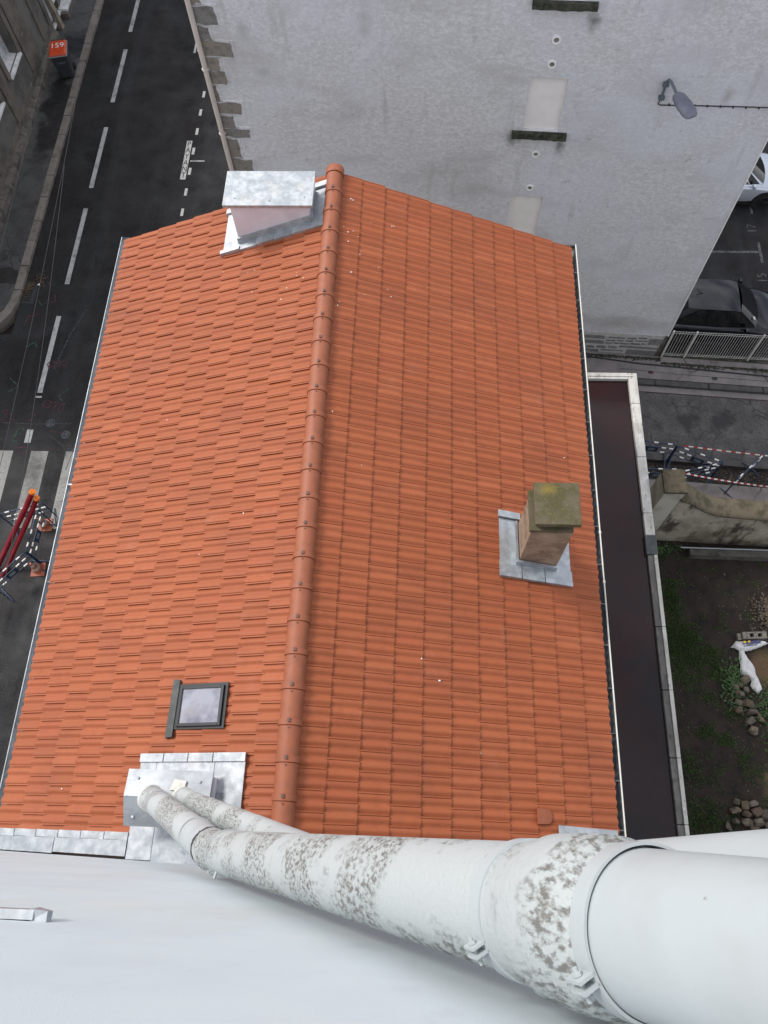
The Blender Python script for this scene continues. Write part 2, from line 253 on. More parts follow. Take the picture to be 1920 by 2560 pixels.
def bevel(o, w, seg=2):
    m = o.modifiers.new('bevel', 'BEVEL'); m.width = w; m.segments = seg; m.limit_method = 'ANGLE'; return o
def thing(name, label, cat, loc=(0, 0, 0), rz=0, group=None):
    o = bpy.data.objects.new(name, None); COL.objects.link(o); o.location = loc; o.rotation_euler = (0, 0, rz); o.empty_display_size = .2
    return tag(o, label, cat, group)
def tag(o, label, cat, group=None):
    o['label'] = label; o['category'] = cat
    if group: o['group'] = group
    return o
def struct(o): o['kind'] = 'structure'; return o
def copytree(o, parent=None):
    c = o.copy(); COL.objects.link(c); c.parent = parent
    for ch in [q for q in o.children]: copytree(ch, c)
    return c
def text_mesh(body, size, extr=0):
    cu = bpy.data.curves.new('t', 'FONT'); cu.body = body; cu.size = size; cu.extrude = extr; cu.align_x = 'CENTER'; cu.align_y = 'CENTER'
    o = bpy.data.objects.new('t', cu); COL.objects.link(o); dg = bpy.context.evaluated_depsgraph_get(); dg.update()
    me = bpy.data.meshes.new_from_object(o.evaluated_get(dg)); bpy.data.objects.remove(o); me.materials.clear(); return me
def rock(rx, ry, rz, seed, npts=16):
    rr = random.Random(seed); bm = bmesh.new()
    for _ in range(npts):
        v = Vector((rr.gauss(0, 1), rr.gauss(0, 1), rr.gauss(0, 1))).normalized(); v = Vector([math.copysign(abs(t) ** .6, t) for t in v])
        bm.verts.new((v.x * rx, v.y * ry, v.z * rz))
    r = bmesh.ops.convex_hull(bm, input=bm.verts); bmesh.ops.delete(bm, geom=[g for g in r['geom_interior'] if isinstance(g, bmesh.types.BMVert)], context='VERTS')
    bmesh.ops.bevel(bm, geom=list(bm.edges), offset=min(rx, ry, rz) * .12, segments=1, affect='EDGES')
    me = bpy.data.meshes.new('stone'); bm.to_mesh(me); bm.free(); me.materials.append(ROCK); return me

# ================================================================== SETTING
def slab(name, x0, x1, y0, y1, z0, z1, m): return struct(MB().box(x0, x1, y0, y1, z0, z1).build(name, m))
slab('ground', -70, 70, -40, 90, -.5, -.32, SOIL)
road = slab('road', -13.3, -6.2, 14.9, 70, -.31, 0, ASPH)
slab('road', -40, -6.2, -30, 14.9, -.31, 0, ASPH)
pvl = struct(MB().prism([(-15.2, 70), (-15.2, 15.5), (-13.9, 15.5), (-13.6, 16.1), (-13.56, 16.6), (-13.56, 70)], -.31, .12).build('pavement', PAVE))
slab('pavement', -6.0, -4.78, 10.4, 70, -.31, .12, PAVE)
side = struct(MB().prism([(-6.2, 10.62), (-6.2, 13.2), (6.7, 13.0), (14, 12.47), (14, 10.1), (7.9, 10.6), (6.2, 10.72)], -.31, 0).build('side_street', ASPHR))
struct(MB().prism([(-6, 13.22), (6.7, 13.02), (16, 12.35), (16, 12.62), (6.75, 13.26), (-6, 13.5)], -.31, .006).build('gutter_channel', PAVER))
struct(MB().prism([(-4.7, 13.66), (6.69, 13.42), (16, 12.75), (16, 13.55), (7.45, 14.2), (-4.7, 15.2)], -.31, .12).build('pavement', PAVER))
struct(MB().prism([(5.06, 9.55), (16, 9.0), (16, 9.3), (10, 9.78), (7.85, 9.93), (5.06, 10.1)], -.31, .05).build('pavement', PAVER))
struct(MB().prism([(5.06, 10.1), (7.85, 9.93), (16, 9.3), (16, 10.0), (7.9, 10.6), (5.06, 10.75)], -.31, -.14).build('trench', TRENCH))
park = struct(MB().prism([(7.42, 14.3), (24, 13.1), (24, 60), (7.42, 60)], -.31, .0).build('car_park', ASPH))
# garden: lumpy soil sheet
mb = MB(); nx, ny = 60, 60
for j in range(ny + 1):
    for i in range(nx + 1):
        x = 5.0 + 8 * i / nx; y = -.3 + 8.5 * j / ny
        mb.v.append((x, y, .03 * (mnoise.noise((x * 1.3, y * 1.3, 0)) + .5 * mnoise.noise((x * 5, y * 5, 3)))))
for j in range(ny):
    for i in range(nx):
        a = j * (nx + 1) + i; mb.f.append((a, a + 1, a + nx + 2, a + nx + 1)); mb.sm.append(True); mb.mi.append(0)
struct(mb.build('garden_soil', SOIL))

# left kerb stones
y = 16.62; i = 0
while y < 40:
    ln = 1.02 + .12 * math.sin(i * 2.3)
    o = MB().box(-13.57, -13.3 + .012 * math.sin(i * 3.1), y + .012, y + ln - .012, -.3, .125 + .006 * math.sin(i * 1.7)).build('kerb_stone', KERB, pvl); bevel(o, .015); y += ln; i += 1
pts_o = [(-13.3, 16.6), (-13.33, 16.1), (-13.48, 15.6), (-13.8, 15.15), (-14.4, 14.92), (-15.4, 14.9)]
pts_i = [(-13.57, 16.6), (-13.6, 16.18), (-13.72, 15.8), (-13.98, 15.42), (-14.45, 15.2), (-15.4, 15.18)]
for (a, b) in ((0, 3), (3, 5)):
    q = pts_o[a:b + 1] + pts_i[a:b + 1][::-1]
    bevel(fixn(MB().prism(q, -.3, .122).build('kerb_stone', KERB, pvl)), .012)
# right kerb: pieces
for i in range(11):
    x0 = -4 + i * 1.6; x1 = x0 + 1.58; f = lambda x: 13.47 - (x - 6.0) * .073 if x > 6 else 13.47 + (6 - x) * .025
    bevel(fixn(MB().prism([(x0, f(x0) - .2), (x1, f(x1) - .2), (x1, f(x1) - .02), (x0, f(x0) - .02)], -.3, .118).build('kerb_stone', KERBR, side)), .012)

# markings on the road
def mark(pts, m, name='line_marking', z=.005, parent=road): return MB().add([(x, y, z) for x, y in pts], [tuple(range(len(pts)))]).build(name, m, parent)
def rect(xc, y0, y1, wd): return [(xc - wd / 2, y0), (xc + wd / 2, y0), (xc + wd / 2, y1), (xc - wd / 2, y1)]
for y0, y1 in ((28.66 + 4.33, 28.66 + 7.3), (28.9 + .8, 32.6), (25.66, 28.66), (21.29, 24.33), (16.96, 20.33), (12.68, 15.64), (10.9, 11.36)):
    if y0 != 28.66 + 4.33: mark(rect(-11.88, y0, y1, .16 if y0 > 12 else .2), PAINT)
mark(rect(-11.88, 33.9, 36.9, .16), PAINT)
mark(rect(-11.88, 12.5, 12.56, .2), PAINT)
for xc in (-14.65, -13.58, -12.51, -11.425, -10.355, -9.285, -8.2):
    mark(rect(xc, 8.1, 10.62, .53), PAINTZ, 'zebra_bar')
yy = 26.24
for yc in (27.1, 26.08, 25.1, 24.1, 23.1, 22.1, 21.1, 20.15, 19.2): mark(rect(-8.41, yc - .17, yc + .17, .1), PAINTW, 'parking_dash')
mark(rect(-8.2, 22.57, 22.64, .52), PAINT, 'parking_dash')
pb = mark(rect(-8.615, 21.7, 23.62, .2), PAINTW, 'lettering_panel')
for i, ch in enumerate('PAYANT'):
    me = text_mesh(ch, .36); me.materials.append(INK); o = link('letter', me, pb, (-8.615, 23.44 - i * .31, .009)); o.scale = (.75, 1.05, 1)
for q in ([(-9.13, 28.42), (-9.05, 28.42), (-9.05, 29.0), (-9.13, 29.0)],): mark(q, PAINTW, 'line_marking')
for i in range(4): mark(rect(-8.98 + i * .07, 28.5 - i * .13, 28.68 - i * .13, .05), PAINTW, 'line_marking')
def stroke(pts, m, wd=.04, z=.006, parent=road):
    mb = MB()
    for a, b in zip(pts[:-1], pts[1:]):
        a, b = Vector(a), Vector(b); d = (b - a).normalized(); nrm = Vector((-d.y, d.x)) * wd / 2; a = a - d * wd * .3; b = b + d * wd * .3
        z += .0004
        mb.add([(*(a - nrm), z), (*(b - nrm), z), (*(b + nrm), z), (*(a + nrm), z)], [(0, 1, 2, 3)])
    return mb.build('paint_mark', m, parent)
for m, pts in [(MGRN, [(-12.72, 16.3), (-12.55, 16.05), (-12.36, 16.3)]), (MRED, [(-12.2, 16.5), (-12.12, 16.25), (-12.45, 16.08)]), (MRED, [(-12.95, 15.25), (-12.9, 15.6), (-12.55, 15.7)]),
               (MGRN, [(-12.68, 14.4), (-12.45, 14.62), (-12.35, 14.42)]), (MRED, [(-13.6, 13.7), (-13.65, 13.95), (-13.4, 14.2)]), (MGRN, [(-12.9, 12.7), (-12.6, 12.9), (-12.95, 13.2)]),
               (MGRN, [(-11.0, 12.3), (-11.25, 12.55), (-10.98, 12.85)]), (MBLU, [(-13.4, 12.2), (-13.3, 11.8), (-13.1, 12.2)]), (MBLU, [(-13.65, 10.95), (-13.2, 11.4)]), (MBLU, [(-13.3, 11.2), (-13.1, 10.8)])]: stroke(pts, m)
for txt, x, y, rz, sz, m in [('CLR', -12.95, 11.78, .6, .42, MRED), ('S.5', -12.62, 11.62, .5, .34, MRED), ('Ø70', -11.35, 12.2, -.25, .42, MRED), ('Ø30', -11.55, 13.75, .1, .36, MRED), ('D', -11.95, 10.62, .4, .4, MRED)]:
    me = text_mesh(txt, sz); me.materials.append(m); o = link('paint_mark', me, road, (x, y, .007)); o.rotation_euler = (0, 0, rz)
stroke([(-12.3, 11.1), (-12.28, 11.35), (-12.15, 11.45), (-12.08, 11.3), (-12.2, 11.15), (-12.35, 11.2), (-12.3, 10.95), (-12.1, 10.98)], MGRN, .03)
stroke([(-12.0, 11.65), (-11.98, 11.85), (-11.85, 11.88), (-11.8, 11.65)], MRED, .03)
rr = random.Random(3)
for i in range(7):
    x = -11.6 + rr.random() * 1.4; y = 10.6 + rr.random() * 3
    stroke([(x, y), (x + rr.uniform(-.5, .5), y + rr.uniform(-.5, .5))], [MRED, MBLU][i % 2], .02)
stroke([(-11.0, 15.9), (-11.35, 14.9), (-11.6, 13.6)], MBLU, .035); stroke([(-12.9, 11.6), (-11.8, 11.55), (-10.6, 11.6)], MBLU, .02); stroke([(-10.3, 12.6), (-10.35, 11.0), (-10.5, 10.0)], MBLU, .02)
for x, y in ((-11.3, 11.6), (-10.75, 11.2)):
    mark([(x + .15 * math.cos(k * .393), y + .15 * math.sin(k * .393)) for k in range(16)], MBLU, 'manhole_cover', .0055)
# car park lines and numbers
for q in (rect(11.215, 18.03, 18.9, .09), [(9.0, 18.44), (11.17, 18.44), (11.17, 18.53), (9.0, 18.53)], rect(11.2, 20.15, 20.6, .09)): mark(q, PAINTF, 'parking_line', .005, park)
for tx, x, y in (('15', 11.12, 17.4), ('17', 11.1, 19.5)):
    me = text_mesh(tx, .42); me.materials.append(PAINTF); o = link('bay_number', me, park, (x, y, .006)); o.rotation_euler = (0, 0, math.pi / 2)
# marks on the right pavement
for m, x, y in ((MRED, 7.1, 13.62), (MGRN, 9.0, 13.42)):
    a = [(x + .09 * math.cos(t), y + .06 * math.sin(t)) for t in np.linspace(0, 6.2, 12)]; mark(a, m, 'paint_mark', .125, side)
stroke([(6.2, 13.75), (8, 13.55), (11, 13.3)], MGRN, .015, .125, side); stroke([(6.9, 12.98), (10.6, 12.72)], MRED, .015, .012, side)
stroke([(7.6, 9.78), (7.68, 9.72), (7.76, 9.8)], MRED, .06, .056, side)

# ================================================================== TILED HOUSE
RX, ZA, SL, SR, YF = -1.44, 10.93, .387, .415, 10.13
house = thing('tiled_house', 'house with a new orange terracotta tiled gable roof and three chimneys', 'house', (RX, 5, 0))
hl = lambda o: (setattr(o, 'location', Vector(o.location) - Vector((RX, 5, 0))), o)[1]
def hb(mb, name, m, parent=None):       # build a house part given in world coordinates
    o = mb.build(name, m, house); o.location = (-RX, -5, 0); return o
def sub(mb, name, m, parent): return mb.build(name, m, parent)   # child of a part already shifted
wl = MB().hexa([(-5.3, 0, -.3), (2.5, 0, -.3), (2.5, 9.95, -.3), (-5.3, 9.95, -.3)], [(-5.3, 0, 9.25), (2.5, 0, 9.15), (2.5, 9.95, 9.15), (-5.3, 9.95, 9.25)])
wl.add([(-5.3, 9.95, 9.2), (2.5, 9.95, 9.1), (RX, 9.95, 10.8)], [(0, 1, 2)])
hb(wl, 'wall', HOUSEW)
deck = MB().add([(RX, -.25, ZA - .03), (RX, YF - .03, ZA - .03), (2.66, YF - .03, ZA - .03 - SR * 4.1), (2.66, -.25, ZA - .03 - SR * 4.1)], [(0, 3, 2, 1)])
deck.add([(RX, -.25, ZA - .03), (RX, YF - .03, ZA - .03), (-5.42, YF - .03, ZA - .03 - SL * 3.98), (-5.42, -.25, ZA - .03 - SL * 3.98)], [(0, 1, 2, 3)])
roof = hb(deck, 'roof', CLIP)
TW = .2385
PROF = [(0, .006), (.05, .008), (.12, .018), (.19, .026), (.27, .027), (.34, .019), (.4, .009), (.46, .004), (.53, .004), (.6, .012), (.67, .022), (.74, .028), (.82, .0275), (.89, .026), (.9, .016), (.92, .016), (.93, .026), (1, .027)]
def tile_geo(u0, u1, Lt, LIFT=.021):
    pr = [p for p in PROF if u0 - 1e-6 <= p[0] <= u1 + 1e-6]
    if pr[0][0] > u0 + 1e-6: pr = [(u0, .015)] + pr
    n = len(pr); vs = []; fs = []; sm = []
    for jv, v in enumerate((0, Lt * .5, Lt)):
        for (u, h) in pr:
            vv = v
            if jv == 2 and u > .96: vv = v - .022
            vs.append((vv, (u - u0) * TW, h + LIFT * v / Lt))
    for jv in range(2):
        for k in range(n - 1): a = jv * n + k; fs.append((a, a + n, a + n + 1, a + 1)); sm.append(True)
    o = len(vs)                      # front lip (own vertices: hard edge)
    for (u, h) in pr:
        vv = Lt - (.022 if u > .96 else 0); vs.append((vv, (u - u0) * TW, h + LIFT)); vs.append((vv - .004, (u - u0) * TW, h + LIFT - .017))
    for k in range(n - 1): a = o + 2 * k; fs.append((a, a + 1, a + 3, a + 2)); sm.append(False)
    o = len(vs); h0 = pr[0][1]       # side lip
    vs += [(0, 0, h0), (Lt, 0, h0 + LIFT), (Lt, 0, h0 + LIFT - .014), (0, 0, h0 - .014)]; fs.append((o, o + 3, o + 2, o + 1)); sm.append(False)
    o = len(vs); h0 = pr[-1][1]
    vs += [(0, (pr[-1][0] - u0) * TW, h0), (Lt - .022, (pr[-1][0] - u0) * TW, h0 + LIFT), (Lt - .022, (pr[-1][0] - u0) * TW, h0 + LIFT - .018), (0, (pr[-1][0] - u0) * TW, h0 - .018)]; fs.append((o, o + 1, o + 2, o + 3)); sm.append(False)
    return vs, fs, sm
FLASH = {'L': [(-3.1, -1.65, 9.1, 9.75), (-3.2, -2.2, -.4, .7), (-2.9, -2.4, 1.42, 1.66)], 'R': [(1.45, 2.05, 3.8, 4.35)]}
tiles = []
GEO = {}
for sd_, sl_, wid, nc in (('L', SL, 4.0, 11), ('R', SR, 4.13, 11)):
    th = math.atan(sl_); lenv = wid / math.cos(th); pu = (lenv - .03) / nc
    for c in range(nc):
        y = YF; off = (c % 2); k = 0; yend = .02 if sd_ == 'L' else -.1
        while y > yend:
            key = 'full'; wd = TW
            if k == 0 and off: key = 'half'; wd = TW / 2
            if y - wd < yend - .27: break
            yc = y - wd / 2; vc = .03 + (c + .5) * pu; xc = RX + (vc * math.cos(th)) * (1 if sd_ == 'R' else -1)
            y -= wd; k += 1
            if any(a < xc < b and cc < yc < d for a, b, cc, d in FLASH[sd_]): continue
            tiles.append((sd_, th, c, pu, key, yc, wd, xc))
CAMP = Vector((0, 0, 20.2))
def tdist(t):
    z = ZA - abs(t[7] - RX) * .4; v = Vector((t[7], t[5], z)) - CAMP; nrm = Vector((math.sin(t[1]) * (1 if t[0] == 'R' else -1), 0, math.cos(t[1])))
    return -abs(v.normalized().dot(nrm)) / v.length_squared
order = sorted(range(len(tiles)), key=lambda i: tdist(tiles[i]))
order = [i for i in order if tiles[i][5] > .12]
indiv = set(order[:300])
tm = {}
for sd_, sl_, wid in (('L', SL, 4.0), ('R', SR, 4.13)):
    pu = (wid / math.cos(math.atan(sl_)) - .03) / 11
    for key, u0, u1 in (('full', 0, 1), ('half', .46, 1)):
        vs, fs, sm = tile_geo(u0, u1, pu + .03)
        mb = MB(); mb.v = vs; mb.f = fs; mb.sm = sm; mb.mi = [0] * len(fs); GEO[sd_, key] = mb
        me = bpy.data.meshes.new('roof_tile'); me.from_pydata(vs, [], fs); me.materials.append(TILE); me.polygons.foreach_set('use_smooth', sm); me.update(); me.set_sharp_from_angle(angle=.7); tm[sd_, key] = me
field = MB(); rr = random.Random(11)
for i, (sd_, th, c, pu, key, yc, wd, xc) in enumerate(tiles):
    ws = wd
    Mx = Matrix.Rotation(th + rr.uniform(-.003, .006), 4, 'Y') @ Matrix.Rotation(rr.uniform(-.006, .006), 4, 'Z')
    if sd_ == 'L': Mx = Matrix.Rotation(math.pi, 4, 'Z') @ Mx
    v0 = .03 + c * pu + rr.uniform(-.004, .004); s = 1 if sd_ == 'R' else -1
    org = Vector((RX + s * v0 * math.cos(th), yc - s * ws / 2, ZA - v0 * math.sin(th) - .018 + rr.uniform(-.0015, .0025)))
    W_ = Matrix.Translation(org) @ Mx
    if i in indiv:
        o = link('roof_tile', tm[sd_, key], roof); o.matrix_local = W_
    else:
        g = GEO[sd_, key]; a = len(field.v); field.v += [tuple(W_ @ Vector(p)) for p in g.v]; field.f += [tuple(q + a for q in f) for f in g.f]; field.sm += g.sm; field.mi += g.mi
o = field.build('roof_tile_field', TILE, roof); o['kind'] = 'stuff'; o.data.set_sharp_from_angle(angle=.7)
# ridge
def ridge_mb(Lr, r0=.142, r1=.128):
    mb = MB(); n = 14; vs = []
    for (v, r) in ((0, r1), (Lr - .085, r0 - .006), (Lr - .075, r0 - .014), (Lr - .07, r0 + .004), (Lr, r0 + .006)):
        vs += [(r * math.cos(math.pi * (k / n) * 1.12 - .19), v, r * .92 * math.sin(math.pi * (k / n) * 1.12 - .19)) for k in range(n + 1)]
    fs = [(j * (n + 1) + k, j * (n + 1) + k + 1, (j + 1) * (n + 1) + k + 1, (j + 1) * (n + 1) + k) for j in range(4) for k in range(n)]
    mb.add(vs, fs, True); o = 4 * (n + 1)
    mb.add([vs[o + k] for k in range(n + 1)] + [(p[0] * .88, p[1], p[2] * .88) for p in vs[o:o + n + 1]], [(k, k + 1, n + 2 + k, n + 1 + k) for k in range(n)])
    return mb
me_r = ridge_mb(.46).build('ridge_tile', RIDGE, roof); meR = me_r.data; meR.set_sharp_from_angle(angle=.6); bpy.data.objects.remove(me_r)
cb = MB().box(-.016, .016, -.03, .012, 0, .014); co = cb.build('clip', CLIP); meC = co.data; bpy.data.objects.remove(co)
so = MB().tube([(0, 0, -.004), (0, 0, .006)], .009, 6).build('screw', CLIP); meS = so.data; bpy.data.objects.remove(so)
y = YF - .02; i = 0
while y > -.15:
    # collar end lies towards the far gable
    o = link('ridge_tile', meR, roof, (RX + rr.uniform(-.004, .004), y - .46, ZA + .0 + rr.uniform(-.002, .002))); o.rotation_euler = (-.012, 0, rr.uniform(-.006, .006))
    if i: link('clip', meC, roof, (RX, y - .01, ZA + .133)); link('screw', meS, roof, (RX, y - .1, ZA + .128))
    y -= .4175; i += 1
mb = MB(); n = 20
vs = []
for v, r in ((YF - .1, .15), (YF + .035, .15), (YF + .05, .142), (YF + .055, .12)): vs += [(RX + r * math.cos(math.pi * (k / n) * 1.16 - .25), v, ZA + .93 * r * math.sin(math.pi * (k / n) * 1.16 - .25)) for k in range(n + 1)]
mb.add(vs, [(j * (n + 1) + k, j * (n + 1) + k + 1, (j + 1) * (n + 1) + k + 1, (j + 1) * (n + 1) + k) for j in range(3) for k in range(n)], True)
mb.add(vs[3 * (n + 1):], [tuple(range(n + 1))]); mb.add(vs[:n + 1] + [(RX + (p[0] - RX) * .9, p[1], ZA + (p[2] - ZA) * .9) for p in vs[:n + 1]], [(k, k + 1, n + 2 + k, n + 1 + k) for k in range(n)])
mb.build('ridge_end_cap', RIDGE, roof)
# white droppings / mortar flecks on tiles
def onroof(x, y, h=.03):
    s = SR if x > RX else SL; return Vector((x, y, ZA - abs(x - RX) * s + h))
fl = MB()
for i in range(46):
    if i < 22: x, y = RX + .15 + abs(rr.gauss(0, .5)), 8.9 + rr.gauss(0, .7)
    elif i < 31: x, y = -2.7 + rr.gauss(0, .6), 8.3 + rr.gauss(0, .35)
    else: x, y = rr.uniform(-5.2, 2.5), rr.uniform(.4, 9)
    if y > 10 or x > 2.6 or x < -5.3: continue
    p = onroof(x, y, .04); r = rr.uniform(.004, .011); e = rr.uniform(.5, 1.6)
    fl.add([p + Vector((r * math.cos(t) * e, r * math.sin(t), .004)) for t in np.linspace(0, 5.3, 6)], [tuple(range(6))])
o = fl.build('mortar_fleck', WFLK, roof); o['kind'] = 'stuff'
# gutters
def gutter(x, z, r, m, out, y0, y1, name='gutter'):
    mb = MB(); n = 10
    for rr_, fl_ in ((r, 0), (r - .006, 1)):
        vs = []
        for yv in (y0, y1): vs += [(x + out * rr_ * math.cos(math.pi + math.pi * k / n), yv, z + rr_ * math.sin(math.pi + math.pi * k / n)) for k in range(n + 1)]
        mb.add(vs, [(k, k + 1, n + 2 + k, n + 1 + k) if fl_ else (k, n + 1 + k, n + 2 + k, k + 1) for k in range(n)], True)
    for yv in (y0, y1): mb.add([(x + out * r * math.cos(math.pi + math.pi * k / n), yv, z + r * math.sin(math.pi + math.pi * k / n)) for k in range(n + 1)], [tuple(range(n + 1))])
    return hb(mb, name, m)
g = gutter(2.735, 9.16, .09, GUTD, 1, -.28, 10.25)
MB().tube([(2.828, -.28, 9.165), (2.828, 5, 9.165), (2.828, 10.25, 9.165)], .012, 6).build('gutter_bead', WHITEP, g)
for i in range(17): MB().box(2.655, 2.82, .3 + i * .62, .318 + i * .62, 9.155, 9.163).build('gutter_bracket', GUTD, g)
for yv in (3.75, 4.55): MB().tube([(2.828, yv - .02, 9.165), (2.828, yv + .02, 9.165)], .02, 6).build('bead_joint', WHITEP, g)
MB().tube([(2.72, 3.9, 9.06), (2.72, 3.9, 9.11)], .07, 12).build('gutter_outlet', RUB, g)
g = gutter(-5.505, 9.3, .08, ZINCD, -1, -.15, 10.25)
MB().tube([(-5.585, -.15, 9.305), (-5.585, 10.25, 9.305)], .01, 6).build('gutter_bead', ZINC, g)
for i in range(5): MB().box(-5.58, -5.45, 1.4 + i * 2.1, 1.415 + i * 2.1, 9.29, 9.296).build('gutter_bracket', GUTD, g)
MB().box(-5.575, -5.44, 5.13, 5.15, 9.26, 9.3).build('gutter_seam', ZINC, g)
MB().tube([(-5.505, 4.15, 9.2), (-5.505, 4.15, 9.235)], .055, 12).build('gutter_outlet', RUB, g)

def sheet(corners, m, name, parent, th=.006, h=.03):
    h += .022
    """zinc plate lying on the roof plane: corners (x,y)"""
    lo = [onroof(x, y, h - .05) for x, y in corners]; hi = [onroof(x, y, h + th) for x, y in corners]
    return fixn(MB().hexa(lo, hi).build(name, m, parent))
# ---- chimney A: white rendered with zinc cap
mb = MB().hexa([(-3.04, 9.16, 10.2), (-1.78, 9.16, 10.6), (-1.78, 9.76, 10.6), (-3.04, 9.76, 10.2)], [(-3.04, 9.16, 11.16), (-1.78, 9.16, 11.16), (-1.78, 9.76, 11.16), (-3.04, 9.76, 11.16)])
ch = hb(mb, 'chimney', CHW); ch['label'] = 'wide white rendered chimney under a flat zinc cap'
bevel(ch, .02)
bevel(MB().box(-3.13, -1.71, 9.1, 9.83, 11.165, 11.225).build('chimney_cap', ZINC, ch), .006)
for x, y in ((-2.95, 9.25), (-1.85, 9.28), (-2.4, 9.2)): MB().tube([(x, y, 11.22), (x, y, 11.235)], .012, 8).build('cap_screw', ZINCD, ch)
for q in ([(-1.79, 9.78), (-1.57, 9.78), (-1.57, 9.0), (-1.79, 9.0)], [(-3.32, 9.85), (-3.03, 9.85), (-3.03, 9.03), (-3.32, 9.03)]): sheet(q, ZINC, 'flashing', ch)
for i in range(4):
    x0 = -3.03 + i * .3125; sheet([(x0, 9.165), (x0 + .31, 9.165), (x0 + .31, 8.985 + .012 * (i % 2)), (x0, 8.985 + .012 * (i % 2))], ZINC if i % 2 else ZINCD, 'flashing', ch, h=.034 + .004 * (i % 2))
sheet([(-3.37, 9.06), (-3.02, 9.06), (-3.02, 8.99), (-3.37, 8.99)], ZINC, 'flashing_turn_up', ch, .03, .035); sheet([(-1.8, 9.9), (-1.56, 9.9), (-1.56, 9.8), (-1.8, 9.8)], ZINC, 'flashing_turn_up', ch, .05, .035); sheet([(-3.36, 9.96), (-3.1, 9.96), (-3.1, 9.86), (-3.36, 9.86)], ZINC, 'flashing_turn_up', ch, .04, .035)
sheet([(-3.05, 9.158), (-1.77, 9.158), (-1.77, 9.12), (-3.05, 9.12)], ZINCD, 'upstand', ch, .12, .03)
sheet([(-1.775, 9.76), (-1.74, 9.76), (-1.74, 9.12), (-1.775, 9.12)], ZINCD, 'upstand', ch, .1, .03)
# ---- chimney B: mossy concrete slabs on beige shaft
mb = MB().hexa([(1.47, 3.8, 9.3), (2.04, 3.8, 9.3), (2.04, 4.38, 9.3), (1.47, 4.38, 9.3)], [(1.5, 3.83, 10.92), (2.05, 3.83, 10.92), (2.05, 4.37, 10.92), (1.5, 4.37, 10.92)])
cb_ = hb(mb, 'chimney', CHB); cb_['label'] = 'beige chimney with lichen covered concrete slabs on top'; bevel(cb_, .012)
bevel(MB().box(1.465, 2.03, 3.8, 4.38, 10.925, 11.0).build('chimney_slab', LICH, cb_), .012)
MB().box(1.53, 1.98, 3.87, 4.33, 11.001, 11.14).build('chimney_riser', MOSSY, cb_)
bevel(MB().box(1.505, 2.085, 3.79, 4.38, 11.141, 11.235).build('chimney_cap', LICH, cb_), .012)
sheet([(1.2, 4.45), (1.47, 4.45), (1.47, 3.62), (1.2, 3.62)], ZINC, 'flashing', cb_); sheet([(2.03, 4.45), (2.28, 4.45), (2.28, 3.62), (2.03, 3.62)], ZINC, 'flashing', cb_)
sheet([(1.19, 4.56), (1.52, 4.56), (1.52, 4.46), (1.19, 4.46)], ZINC, 'flashing_turn_up', cb_, .05, .035)
for i, (a, b) in enumerate(((1.19, 1.52), (1.53, 1.87), (1.88, 2.3))):
    sheet([(a, 3.8), (b, 3.8), (b, 3.63), (a, 3.63)], ZINC, 'flashing', cb_, h=.032); sheet([(a, 3.628), (b, 3.628), (b, 3.565), (a, 3.565)], [ZINC, ZINCD, ZINC][i], 'flashing_turn_up', cb_, .022, .035 + .004 * i)
sheet([(1.45, 3.797), (2.05, 3.797), (2.05, 3.765), (1.45, 3.765)], ZINCD, 'upstand', cb_, .14, .03); sheet([(1.435, 4.4), (1.468, 4.4), (1.468, 3.77), (1.435, 3.77)], ZINCD, 'upstand', cb_, .12, .03)
# ---- chimney C: low flue box under folded zinc hood
mb = MB().hexa([(-3.15, .2, 9.9), (-2.3, .2, 9.9), (-2.3, .68, 9.9), (-3.15, .68, 9.9)], [(-3.15, .2, 10.67), (-2.3, .2, 10.67), (-2.3, .68, 10.75), (-3.15, .68, 10.75)])
cc = hb(mb, 'chimney', CHW); cc['label'] = 'low flue box under a folded zinc hood'
hd = MB()
pf = [(.74, 10.84), (.44, 10.89), (.12, 10.74)]
vs = [(x, y, z) for y, z in pf for x in (-3.31, -2.31)] + [(x, y, z - .05) for y, z in pf for x in (-3.31, -2.31)]
hd.add(vs, [(0, 2, 3, 1), (2, 4, 5, 3), (6, 7, 9, 8), (8, 9, 11, 10), (0, 1, 7, 6), (4, 10, 11, 5), (0, 6, 8, 2), (2, 8, 10, 4), (1, 3, 9, 7), (3, 5, 11, 9)])
fixn(hd.build('hood', HOODZ, cc))
for x, y, z in ((-3.18, .64, 10.862), (-2.45, .62, 10.866), (-3.2, .22, 10.795)): MB().tube([(x, y, z - .01), (x, y, z + .012)], .016, 8).build('hood_screw', ZINCD, cc)
MB().hexa([(-2.78, .52, 10.87), (-2.62, .5, 10.87), (-2.6, .62, 10.87), (-2.74, .64, 10.87)], [(-2.78, .52, 10.905), (-2.62, .5, 10.9), (-2.6, .62, 10.89), (-2.74, .64, 10.89)]).build('sealant_patch', WHITEP, cc)
xs = [-3.4, -3.06, -2.72, -2.38, -1.95]
for a, b in zip(xs[:-1], xs[1:]): sheet([(a, .97), (b - .012, .97), (b - .012, .87), (a, .87)], ZINC, 'flashing_turn_up', cc, .03, .035)
for (a, b, y0, y1, m_) in ((-3.39, -3.16, .87, .66, ZINC), (-3.155, -2.36, .87, .66, ZINC), (-2.355, -1.96, .87, .52, ZINC), (-2.29, -1.96, .52, -.05, ZINCD)): sheet([(a, y0), (b, y0), (b, y1), (a, y1)], m_, 'flashing', cc)
sheet([(-3.4, .2), (-3.06, .2), (-3.06, -.24), (-3.4, -.24)], ZINC, 'flashing', cc, h=.04); sheet([(-3.055, .2), (-2.0, .2), (-2.0, -.26), (-3.055, -.26)], ZINCD, 'flashing', cc, h=.036)
